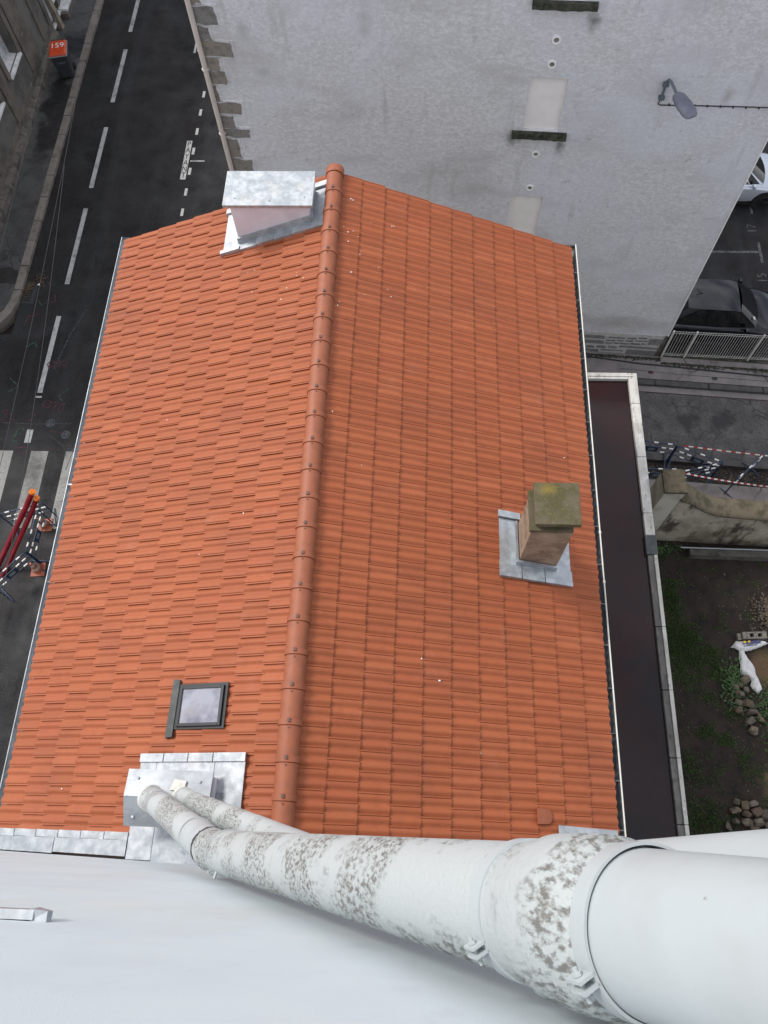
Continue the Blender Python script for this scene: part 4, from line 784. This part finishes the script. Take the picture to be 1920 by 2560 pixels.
for a, b, lab, gp, z in [((-11.6, 8.1), (-10.42, 8.46), 'blue and white striped site barrier standing across the zebra crossing behind red ducts', None, 0), ((-10.52, 8.27), (-10.58, 7.03), 'blue and white striped site barrier between the red ducts and the house', None, 0), ((-10.6, 7.0), (-11.4, 6.05), 'blue and white striped site barrier beside the orange cone', None, 0),
                     ((6.02, 10.77), (7.27, 10.61), 'blue and white striped site barrier along the far trench edge, nearest the flat roofed extension', None, 0), ((7.31, 10.61), (8.5, 10.11), 'blue and white striped barrier slanting from the street into the trench, orange tie on top', None, -.05), ((8.47, 10.1), (7.3, 9.8), 'blue and white striped site barrier slanting back from the trench to the garden pillar', None, -.06), ((6.05, 9.86), (7.29, 9.84), 'blue and white striped site barrier along the near trench edge, behind the gate pillar', None, 0), ((9.7, 10.43), (8.77, 9.57), 'blue and white striped site barrier set across the trench under the red white tape', None, 0)]:
    o = bproto if first else copytree(bproto); first = False
    tag(o, lab, 'barrier', 'construction site barriers'); o.location = (a[0], a[1], z); d = Vector(b) - Vector(a); o.rotation_euler = (0, 0, math.atan2(d.y, d.x)); o.scale = (d.length / 1.25, 1, 1)
def tape(name, a, b, lab, sag=.06):
    root = thing(name, lab, 'barrier tape', a); n = int((Vector(b) - Vector(a)).length / .13)
    for i in range(n):
        p, q = [lerp((0, 0, 0), Vector(b) - Vector(a), t) - Vector((0, 0, sag * 4 * t * (1 - t))) for t in (i / n, (i + 1) / n)]
        h = Vector((0, .012, .016)); MB().add([p - h, q - h, q + h, p + h], [(0, 1, 2, 3)]).build('tape_stripe', [BANDR, BANDW][i % 2], root)
tape('barrier_tape', (7.45, 10.58, 1.02), (11.6, 10.15, 1.0), 'red and white tape strung along the street side of the trench')
tape('barrier_tape', (6.58, 8.72, 3.0), (9.6, 9.28, 1.15), 'red and white tape tied to the gate pillar above the trench')
def cone(loc, lab, tilt=0):
    r = thing('traffic_cone', lab, 'cone', loc, .1, 'traffic cones'); r.rotation_euler = (tilt, tilt * .5, .1)
    bevel(MB().box(-.2, .2, -.2, .2, 0, .03).build('base', CONEO, r), .02)
    z = .03
    for i, (z0, z1) in enumerate(((.03, .17), (.17, .27), (.27, .37), (.37, .45), (.45, .52))):
        MB().tube([(0, 0, z0), (0, 0, z1)], [.15 - .23 * z0, .15 - .23 * z1], 20).build('cone_body' if i % 2 == 0 else 'reflective_band', CONEO if i % 2 == 0 else CONEW, r)
cone((-10.64, 6.84, 0), 'orange and white traffic cone standing outside the barriers')
cone((-10.72, 8.2, 0), 'faded red and white cone at the zebra crossing among the barriers')
def duct(pts, r, lab):
    t = thing('red_duct', lab, 'duct', pts[0], 0, 'red cable ducts'); b0 = Vector(pts[0]); P = [Vector(p) - b0 for p in pts]
    MB().tube(P, r, 16, caps=False).build('duct_body', DUCT, t); d = (P[-1] - P[-2]).normalized()
    MB().tube([P[-1] - d * .02, P[-1] + d * .05], r * 1.12, 16).build('duct_mouth', DUCTI, t)
duct([(-12.3, 6.3, -.3), (-11.75, 6.85, .15), (-11.0, 7.45, 1.1), (-10.3, 7.9, 2.0), (-9.95, 8.1, 2.5)], .072, 'taller red cable duct leaning out of the barriers, orange mouth')
duct([(-12.05, 6.25, -.3), (-11.5, 6.85, .12), (-10.8, 7.4, 1.05), (-10.2, 7.85, 1.85), (-9.92, 8.02, 2.28)], .068, 'shorter red cable duct beside the taller one, orange mouth')

# ================================================================== FENCE at the car park
fn = thing('white_wire_fence', 'white wire mesh fence with round posts beside the navy car', 'fence', (7.5, 14.27, 0), math.atan(-.045))
px = [0, .68, 2.6, 4.55]
for x in px: MB().tube([(x, -.03, -.1), (x, -.03, 1.33)], .03, 10).build('post', FENCEW, fn); MB().tube([(x, -.03, 1.33), (x, -.03, 1.37)], [.036, .02], 10).build('post_cap', FENCEW, fn)
wv = MB().tube([(0, 0, .1), (0, 0, 1.3)], .007, 5, smooth=False).build('wire', FENCEW, fn); wme = wv.data; bpy.data.objects.remove(wv)
for a, b in zip(px[:-1], px[1:]):
    k = int((b - a - .06) / .074)
    for i in range(k): link('wire', wme, fn, (a + .05 + i * (b - a - .1) / (k - 1), 0, 0))
    for z in (.12, .19, 1.21, 1.29): MB().tube([(a + .03, 0, z), (b - .03, 0, z)], .0065, 5).build('rail', FENCEW, fn)
lw = tag(fixn(MB().prism([(7.45, 14.06), (16, 13.4), (16, 14.0), (7.45, 14.4)], -.3, .09).build('low_kerb_wall', MOSSY)), 'low mossy kerb wall under the white wire fence', 'wall')

# ================================================================== CARS (local +x forward, y left)
def make_car(name, lab, cat, paint, loc, rz, Ln=4.3, W=1.78, H=1.44, group=None):
    t = thing(name, lab, cat, loc, rz, group); hw = W / 2
    st = [(-2.12, .55, .45, .72), (-2.05, .8, .3, .86), (-1.75, .86, .22, .92), (-1.0, .885, .18, .935), (0, .89, .18, .93), (.75, .885, .18, .925), (1.0, .88, .2, .91), (1.45, .865, .22, .84), (1.85, .82, .26, .74), (2.05, .72, .3, .64), (2.15, .5, .38, .54)]
    vs = []; n = 16
    for x, w_, zl, zh in st:
        x *= Ln / 4.3; w_ *= W / 1.78
        prof_ = [(0, zl), (.7, zl), (.92, zl + .04), (.985, zl + .16), (1.0, (zl + zh) / 2), (.985, zh - .12), (.94, zh - .04), (.8, zh), (.4, zh + .012)]
        half = [(w_ * a, z) for a, z in prof_]; ring = half + [(0, prof_[-1][1] + .004)] + [(-a, z) for a, z in half[::-1][:-1]]
        n = len(ring); vs += [(x, a, z) for a, z in ring]
    mb = MB().add(vs, [(j * n + k, j * n + (k + 1) % n, (j + 1) * n + (k + 1) % n, (j + 1) * n + k) for j in range(len(st) - 1) for k in range(n)], True)
    mb.add(vs[:n], [tuple(range(n))]); mb.add(vs[-n:], [tuple(range(n))]); fixn(mb.build('body', paint, t))
    s = Ln / 4.3
    belt = [(-1.72, .70), (-1.2, .775), (0, .79), (.7, .775), (1.12, .735)]; top = [(-1.1, .5), (-.75, .565), (-.2, .585), (.25, .575), (.5, .56)]
    zb, zt = .92, H
    ztop = [zt - .05, zt - .012, zt, zt - .015, zt - .06]
    bl = [Vector((x * s, y, zb - .02)) for x, y in belt]; tl = [Vector((x * s, y, z)) for (x, y), z in zip(top, ztop)]
    br_ = [Vector((p.x, -p.y, p.z)) for p in bl]; tr = [Vector((p.x, -p.y, p.z)) for p in tl]
    # roof panel with crown
    rv = []; m_ = 9
    for a, b in zip(tl, tr): rv += [a.lerp(b, k / (m_ - 1)) + Vector((0, 0, .035 * (1 - (2 * k / (m_ - 1) - 1) ** 2))) for k in range(m_)]
    bev = MB().add(rv, [(j * m_ + k, j * m_ + k + 1, (j + 1) * m_ + k + 1, (j + 1) * m_ + k) for j in range(4) for k in range(m_ - 1)], True)
    fixn(bev.build('roof', paint, t))
    cabin = MB()
    for A, B in ((bl, tl), (br_, tr)): cabin.add(A + B, [(k, k + 1, 5 + k + 1, 5 + k) for k in range(4)], False)
    cabin.add([bl[0], br_[0], tr[0], tl[0], bl[4], br_[4], tr[4], tl[4]], [(0, 1, 2, 3), (4, 7, 6, 5)]); cabin.build('pillars', paint, t)
    def pane(q, nm, off=.006, m=CGL, sh=.93):
        c = sum(q, Vector()) / len(q); nr = (q[1] - q[0]).cross(q[-1] - q[0]).normalized()
        if nr.dot(c - Vector((0, 0, .6))) < 0: nr = -nr
        MB().add([c + (p - c) * sh + nr * off for p in q], [tuple(range(len(q)))]).build(nm, m, t)
    def curved(bA, bB, tA, tB, bow, nm):
        k = 9; v1 = []
        for r in range(4):
            f = r / 3; 
            for i in range(k):
                u = .015 + .97 * i / (k - 1); p = bA.lerp(bB, u).lerp(tA.lerp(tB, u), f); p = p + Vector((bow * (1 - .55 * f) * (1 - (2 * u - 1) ** 2), 0, .012 + .03 * f * (1 - (2 * u - 1) ** 2))); v1.append(p)
        MB().add(v1, [(r * k + i, r * k + i + 1, (r + 1) * k + i + 1, (r + 1) * k + i) for r in range(3) for i in range(k - 1)], True).build(nm, CGL, t)
    curved(bl[4], br_[4], tl[4], tr[4], .14, 'windscreen'); curved(bl[0], br_[0], tl[0], tr[0], -.08, 'rear_window')
    for A, B in ((bl, tl), (br_, tr)):
        pane([A[1].lerp(A[2], .0), A[2].lerp(A[1], .03), B[2].lerp(B[1], .03), B[1]], 'side_window'); pane([A[2].lerp(A[3], .03), A[3], B[3], B[2].lerp(B[3], .03)], 'side_window'); pane([A[3].lerp(A[4], .06), A[4].lerp(A[3], .2), B[4].lerp(B[3], .1), B[3].lerp(B[4], .06)], 'quarter_window'); pane([A[0].lerp(A[1], .3), A[1].lerp(A[0], .06), B[1].lerp(B[0], .06), B[0].lerp(B[1], .4)], 'quarter_window')
    for sg in (-1, 1):
        o = MB().hexa([(.72 * s, sg * .88, .92), (.86 * s, sg * .88, .93), (.84 * s, sg * 1.03, .94), (.74 * s, sg * 1.03, .94)], [(.73 * s, sg * .88, 1.05), (.85 * s, sg * .88, 1.05), (.82 * s, sg * 1.02, 1.06), (.75 * s, sg * 1.02, 1.06)]).build('door_mirror', paint, t); bevel(fixn(o), .02)
        for xw in (-1.3, 1.32):
            wr = MB().tube([(xw * s, sg * (hw - .2), .32), (xw * s, sg * (hw + .006), .32)], .33, 28).build('wheel', RUB, t); rm = MB().tube([(xw * s, sg * (hw + .0), .32), (xw * s, sg * (hw + .012), .32)], [.22, .21], 24).build('rim', TRIMK, wr)
            for k in range(5):
                a = k * 2 * math.pi / 5; MB().tube([(xw * s, sg * (hw + .016), .32), (xw * s + .2 * math.cos(a), sg * (hw + .014), .32 + .2 * math.sin(a))], .016, 5).build('spoke', RIM, wr)
            MB().tube([(xw * s, sg * (hw - .15), .33), (xw * s, sg * (hw - .0), .33)], .38, 28).build('wheel_arch', TRIMK, t)
        MB().box(-1.0 * s, 1.0 * s, sg * (hw + .0) - .02, sg * (hw) + .004, .2, .26).build('sill_trim', TRIMK, t)
        MB().hexa([(1.72 * s, sg * .8, .58), (1.9 * s, sg * .6, .58), (2.07 * s, sg * .58, .55), (1.96 * s, sg * .78, .55)], [(1.72 * s, sg * .8, .76), (1.85 * s, sg * .6, .755), (2.05 * s, sg * .56, .66), (1.95 * s, sg * .76, .68)]).build('headlight', GLASS, t)
    return t
nav = make_car('navy_car', 'dark navy car parked behind the white wire fence', 'car', CARN, (9.08, 15.52, 0), -.05, 4.1, 1.78)
MB().tube([(-.62, 0, 1.47), (-.8, 0, 1.53)], .012, 6).build('aerial', TRIMK, nav)
for k in (-1, 1): MB().tube([(-.62, 0, 1.475), (-.78, k * .14, 1.46)], .005, 4).build('aerial_mark', TRIMK, nav)
MB().add([(.95, -.56, 1.04), (1.02, -.55, 1.0), (1.0, -.46, 1.02), (.93, -.47, 1.06)], [(0, 1, 2, 3)]).build('windscreen_sticker', WFLK, nav).location = (.02, 0, .04)
make_car('silver_car', 'silver white car parked beyond the edge of the grey building', 'car', CARS, (10.12, 21.3, 0), -.03, 4.5, 1.8)
make_car('black_car', 'black car parked by the street, mostly hidden by the grey building corner', 'car', CARK, (-7.62, 29.3, 0), -math.pi / 2, 4.3, 1.78)

# hose on the pavement
hz = [(4.4, 14.24, .14), (5.1, 14.19, .14), (6.0, 14.05, .14), (6.8, 13.92, .14), (8, 13.8, .145), (9.1, 13.67, .14), (10.6, 13.51, .14), (13, 13.2, .14)]
tag(MB().tube(hz, .022, 8).build('black_hose', CABLE), 'thick black cable lying along the pavement below the fence', 'cable')

# ================================================================== GARDEN WALL
gw = thing('garden_wall', 'stained garden wall with rounded mossy top sweeping down from a pillar', 'wall', (6.3, 8.3, 0))
stn = [(6.55, 2.72), (6.75, 2.66), (7.0, 2.45), (7.3, 2.18), (7.6, 2.02), (7.9, 1.95), (8.6, 1.9), (10, 1.88), (14, 1.86)]
vs = []; body = []
for x, zt in stn:
    yb = 8.13 - (x - 6.72) * .046; 
    vs += [(x, yb - .05, zt - .07)] + [(x, yb + .22 - .28 * math.cos(math.pi * k / 8), zt + .11 * math.sin(math.pi * k / 8) - .03) for k in range(9)] + [(x, yb + .5, zt - .07)]
    body += [(x, yb, -.3), (x, yb, zt - .02), (x, yb + .44, zt - .02), (x, yb + .44, -.3)]
n = 11
o = MB().add(vs, [(j * n + k, j * n + (k + 1) % n, (j + 1) * n + (k + 1) % n, (j + 1) * n + k) for j in range(len(stn) - 1) for k in range(n)], True); o.add(vs[:n], [tuple(range(n))]); o = fixn(o.build('wall_top', GWTOP, gw)); o.location = (-6.3, -8.3, 0)
o = fixn(MB().add(body, [(j * 4 + k, j * 4 + (k + 1) % 4, (j + 1) * 4 + (k + 1) % 4, (j + 1) * 4 + k) for j in range(len(stn) - 1) for k in range(4)]).build('wall_body', GWALL, gw)); o.location = (-6.3, -8.3, 0)
o = bevel(MB().box(6.03, 6.55, 8.14, 8.74, -.3, 3.08).build('pillar', GWP, gw), .02); o.location = (-6.3, -8.3, 0)
q = MB().hexa([(6.0, 8.1, 3.08), (6.58, 8.1, 3.08), (6.58, 8.77, 3.08), (6.0, 8.77, 3.08)], [(6.02, 8.12, 3.14), (6.56, 8.12, 3.14), (6.56, 8.75, 3.14), (6.02, 8.75, 3.14)]).build('pillar_top', GWTOP, gw); q.location = (-6.3, -8.3, 0)
o = MB().box(5.06, 6.02, 8.3, 8.5, -.3, 1.9).build('gate_leaf', BITP, gw); o.location = (-6.3, -8.3, 0)
bm2 = thing('concrete_ledge', 'concrete ledge with a metal rail at the foot of the garden wall', 'ledge', (8.5, 7.7, 0))
bevel(MB().hexa([(-1.0, -.1, -.1), (5, -.2, -.1), (5, .02, -.1), (-1.0, .08, -.1)], [(-1.0, -.1, .3), (5, -.2, .3), (5, .02, .3), (-1.0, .08, .3)]).build('ledge_beam', PLINTH, bm2), .02)
MB().tube([(-1.25, .1, .32), (5, .02, .32)], .025, 8).build('metal_rail', METAL, bm2)

# ================================================================== GARDEN THINGS
bk = thing('hollow_block', 'grey hollow concrete block lying on the soil beside the white sack', 'block', (8.92, 5.42, .02), .05)
b = MB()
xs_, yy_ = [-.31, -.13, -.02, .08, .19, .31], [-.09, -.05, .05, .09]
for i in range(5):
    for j in range(3):
        if j == 1 and i in (1, 3): continue
        b.box(xs_[i], xs_[i + 1], yy_[j], yy_[j + 1], 0, .19)
bevel(b.build('block_body', BLOCK, bk), .0)
for x in (-.075, .135): MB().box(x - .054, x + .054, -.049, .049, 0.002, .05).build('hollow', HOLE, bk)
for x, y in ((-.2, .05), (-.2, -.04), (.03, .06), (.03, -.03)): MB().tube([(x, y, .15), (x, y, .1915)], .015, 10).build('core_hole', HOLE, bk)
for x0 in (-.42,): MB().box(x0, x0 + .08, -.1, .07, 0, .13).build('block_flange', BLOCK, bk)
def sack():
    t = thing('white_sack', 'crumpled white sack with blue and yellow print on the soil', 'sack', (8.6, 4.7, .03))
    up = [(8.32, 5.12), (8.46, 5.27), (8.75, 5.26), (9.11, 5.31), (9.3, 5.24), (9.1, 5.14), (8.9, 5.07), (8.7, 5.0), (8.5, 5.01)]
    lo = [(8.5, 5.02), (8.47, 4.7), (8.46, 4.42), (8.62, 4.35), (8.7, 4.23), (8.65, 4.1), (8.72, 3.98), (8.82, 3.91), (8.93, 4.02), (8.9, 4.2), (8.86, 4.37), (8.85, 4.56), (8.76, 4.75), (8.64, 4.95), (8.6, 5.04)]
    for nm, q in (('sack_flap', up), ('sack_body', lo)):
        bm = bmesh.new(); f = bm.faces.new([bm.verts.new((x - 8.6, y - 4.7, 0)) for x, y in q]); bmesh.ops.triangulate(bm, faces=[f])
        bmesh.ops.subdivide_edges(bm, edges=list(bm.edges), cuts=4, use_grid_fill=True)
        ring = {v for e in bm.edges if e.is_boundary for v in e.verts}
        for v in bm.verts:
            r = mnoise.noise((v.co.x * 9 + v.co.y * 3, v.co.y * 2.2, 1)); r2 = 1 - abs(mnoise.noise((v.co.x * 7 + 4, v.co.y * 3.5, 7))) * 2
            v.co.z = .035 + (.055 * r2 + .05 * r + (.06 if v not in ring else -.02)) ; v.co.x += .012 * r; v.co.y += .012 * r2
        me = bpy.data.meshes.new(nm); bm.to_mesh(me); bm.free(); me.materials.append(BAG); me.polygons.foreach_set('use_smooth', [True] * len(me.polygons)); o = link(nm, me, t); o.data.update(); fixn(o)
        if nm == 'sack_flap':
            for (x0, y0, x1, y1, wd, m) in ((8.58, 5.2, 9.05, 5.26, .075, BAGB), (8.6, 5.12, 8.95, 5.17, .02, BAGB), (8.6, 5.225, 8.67, 5.232, .06, BAGY), (8.72, 5.245, 8.78, 5.25, .05, BAGY)):
                MB().add([(x0 - 8.6, y0 - wd / 2 - 4.7, .2), (x1 - 8.6, y1 - wd / 2 - 4.7, .2), (x1 - 8.6, y1 + wd / 2 - 4.7, .2 + .01), (x0 - 8.6, y0 + wd / 2 - 4.7, .21)], [(0, 1, 2, 3)]).build('printed_band', m, o).location = (0, 0, -.045 + (.006 if m is BAGY else 0))
sack()
SP = ['by the white sack', 'beside the sack pile', 'in the pile near the leafy weeds']
stA = [(8.55, 4.27, .17, .1), (8.26, 4.06, .09, .08), (8.3, 3.94, .09, .07), (8.42, 4.13, .1, .07), (8.54, 4.02, .1, .08), (8.39, 3.89, .09, .08), (8.3, 3.69, .11, .09), (8.55, 3.66, .17, .12), (8.26, 3.5, .11, .1), (8.58, 3.46, .16, .08), (8.78, 3.33, .08, .17), (8.52, 3.24, .15, .1), (8.56, 3.0, .13, .12)]
stB = [(7.9, 1.3, .09, .08), (7.84, 1.1, .15, .09), (8.09, 1.22, .13, .12), (8.29, 1.28, .16, .08), (8.36, 1.08, .16, .13), (8.09, 1.03, .12, .08), (7.81, .86, .09, .08), (8.08, .85, .15, .11), (8.34, .84, .15, .11), (7.63, .74, .1, .12), (8.23, .7, .13, .09), (8.54, 1.04, .13, .12), (8.6, .8, .12, .1)]
for gname, lst, lab in (('rubble stones by the sack', stA, 'brown rubble stone in the pile beside the white sack'), ('rubble stones in the corner pile', stB, 'grey brown rubble stone in the pile in the garden grass')):
    for i, (x, y, rx, ry) in enumerate(lst):
        rr = random.Random(i + len(gname)); hz_ = rr.uniform(.07, .12); o = link('rubble_stone', rock(rx, ry, hz_, i * 7 + len(gname))); o.location = (x, y, hz_ * .7); o.rotation_euler = (0, 0, rr.uniform(-.5, .5)); tag(o, lab, 'stone', gname)
# heap of rubble (stuff), pebbles
hp = MB(); rr = random.Random(21)
ico = [(1, 0, 0), (-1, 0, 0), (0, 1, 0), (0, -1, 0), (0, 0, 1), (0, 0, -1)]; icf = [(0, 2, 4), (2, 1, 4), (1, 3, 4), (3, 0, 4), (2, 0, 5), (1, 2, 5), (3, 1, 5), (0, 3, 5)]
def bit(mb, x, y, z, s): mb.add([(x + a * s * rr.uniform(.6, 1.2), y + b_ * s * rr.uniform(.6, 1.2), z + c * s * rr.uniform(.5, .9)) for a, b_, c in ico], icf)
for i in range(900):
    a = rr.uniform(0, 6.28); d = abs(rr.gauss(0, .3)); x = 9.45 + d * math.cos(a); y = 6.05 + d * 1.1 * math.sin(a); bit(hp, x, y, max(0, .28 - d * .55) + .01, rr.uniform(.012, .045))
o = hp.build('rubble_heap', ROCK); o['kind'] = 'stuff'; tag(o, 'heap of small broken rubble on the soil', 'rubble')
pb_ = MB()
for i in range(420): bit(pb_, rr.uniform(5.6, 10.5), rr.uniform(.3, 7.4), .02, rr.uniform(.006, .018))
o = pb_.build('pebbles', BLOCK); o['kind'] = 'stuff'; tag(o, 'scattered pale pebbles on the soil', 'pebbles')
tb = MB()
for i in range(700):
    x = rr.uniform(5.5, 11); f0 = 9.95 - (x - 7.85) * .075; bit(tb, x, f0 + rr.uniform(.03, .6), -.13, rr.uniform(.008, .035))
o = tb.build('trench_stones', ROCK); o['kind'] = 'stuff'; tag(o, 'loose stones on the bottom of the trench', 'stones')
# grass and weeds
def patch_density(x, y):
    d = 0
    for cx, cy, rx, ry, k in ((6.85, 6.2, .5, .85, 1), (7.0, 5.3, .75, .8, 1.15), (7.45, 4.85, .85, .5, 1), (7.15, 6.8, .3, .2, .7), (7.0, 4.3, .7, .4, .55), (7.9, 4.5, .4, .35, .8), (7.5, 3.8, .6, .3, .5), (7.4, 2.9, .4, .22, .9), (7.85, 2.75, .4, .22, .8), (6.95, 1.9, .8, .6, .45), (7.2, .9, .8, .7, .6), (8.5, 2.0, .35, .5, .5), (8.9, 1.2, .5, .5, .6), (8.2, 2.4, .5, .3, .4), (8.2, 3.3, .3, .5, .5), (8.2, 4.2, .25, .5, .8), (6.7, 7.7, .5, .2, .9)):
        d = max(d, k * (1 - ((x - cx) / rx) ** 2 - ((y - cy) / ry) ** 2))
    return d + .55 * mnoise.noise((x * 3.1, y * 3.1, 4)) + .3 * mnoise.noise((x * 9, y * 9, 2)) - .12
gr = MB(); cnt = 0; rr = random.Random(31)
while cnt < 27000:
    x, y = rr.uniform(5.9, 9.6), rr.uniform(.1, 7.9); d = patch_density(x, y)
    if rr.random() > d * 1.1: cnt += .2; continue
    cnt += 1; a = rr.uniform(0, 6.28); h = rr.uniform(.03, .085) * (.6 + .6 * min(1, d)); l = rr.uniform(.02, .06); s = rr.uniform(.006, .013); z = .015
    gr.add([(x - s * math.sin(a), y + s * math.cos(a), z), (x + s * math.sin(a), y - s * math.cos(a), z), (x + l * math.cos(a), y + l * math.sin(a), z + h)], [(0, 1, 2)])
o = gr.build('grass', GRASS); o['kind'] = 'stuff'; tag(o, 'patchy green grass growing on the garden soil', 'grass')
wd_ = MB(); rr = random.Random(41)
for i in range(900):
    cx, cy, sx, sy = rr.choice(((8.3, 4.35, .16, .22), (8.2, 4.0, .14, .3), (8.95, 3.7, .18, .28), (9.05, 3.2, .12, .3), (6.75, 7.85, .3, .08)))
    x, y = rr.gauss(cx, sx), rr.gauss(cy, sy); a = rr.uniform(0, 6.28); s = rr.uniform(.02, .05); z = rr.uniform(.04, .16)
    p, q = Vector((math.cos(a), math.sin(a), rr.uniform(-.2, .5))) * s, Vector((-math.sin(a), math.cos(a), 0)) * s * .45
    c = Vector((x, y, z)); wd_.add([c - p, c + q, c + p, c - q], [(0, 1, 2, 3)])
o = wd_.build('leafy_weeds', WEED); o['kind'] = 'stuff'; tag(o, 'low leafy weeds around the stone pile', 'weeds')
ms = MB(); rr = random.Random(51)          # moss along the foot of the grey wall and the kerb wall
for i in range(2600):
    x = rr.uniform(4.8, 12); yb = 14.22 - (x - 7.4) * .075 if x > 7.4 else 14.2 + (7.4 - x) * .07
    y = yb - abs(rr.gauss(0, .05)) - (.22 if x > 7.45 else .06); bit(ms, x, y, .125, rr.uniform(.01, .035)) if rr.random() < .75 + mnoise.noise((x * 2, 0, 0)) else None
o = ms.build('moss', MOSSY); o['kind'] = 'stuff'; tag(o, 'dark moss along the foot of the grey wall', 'moss')
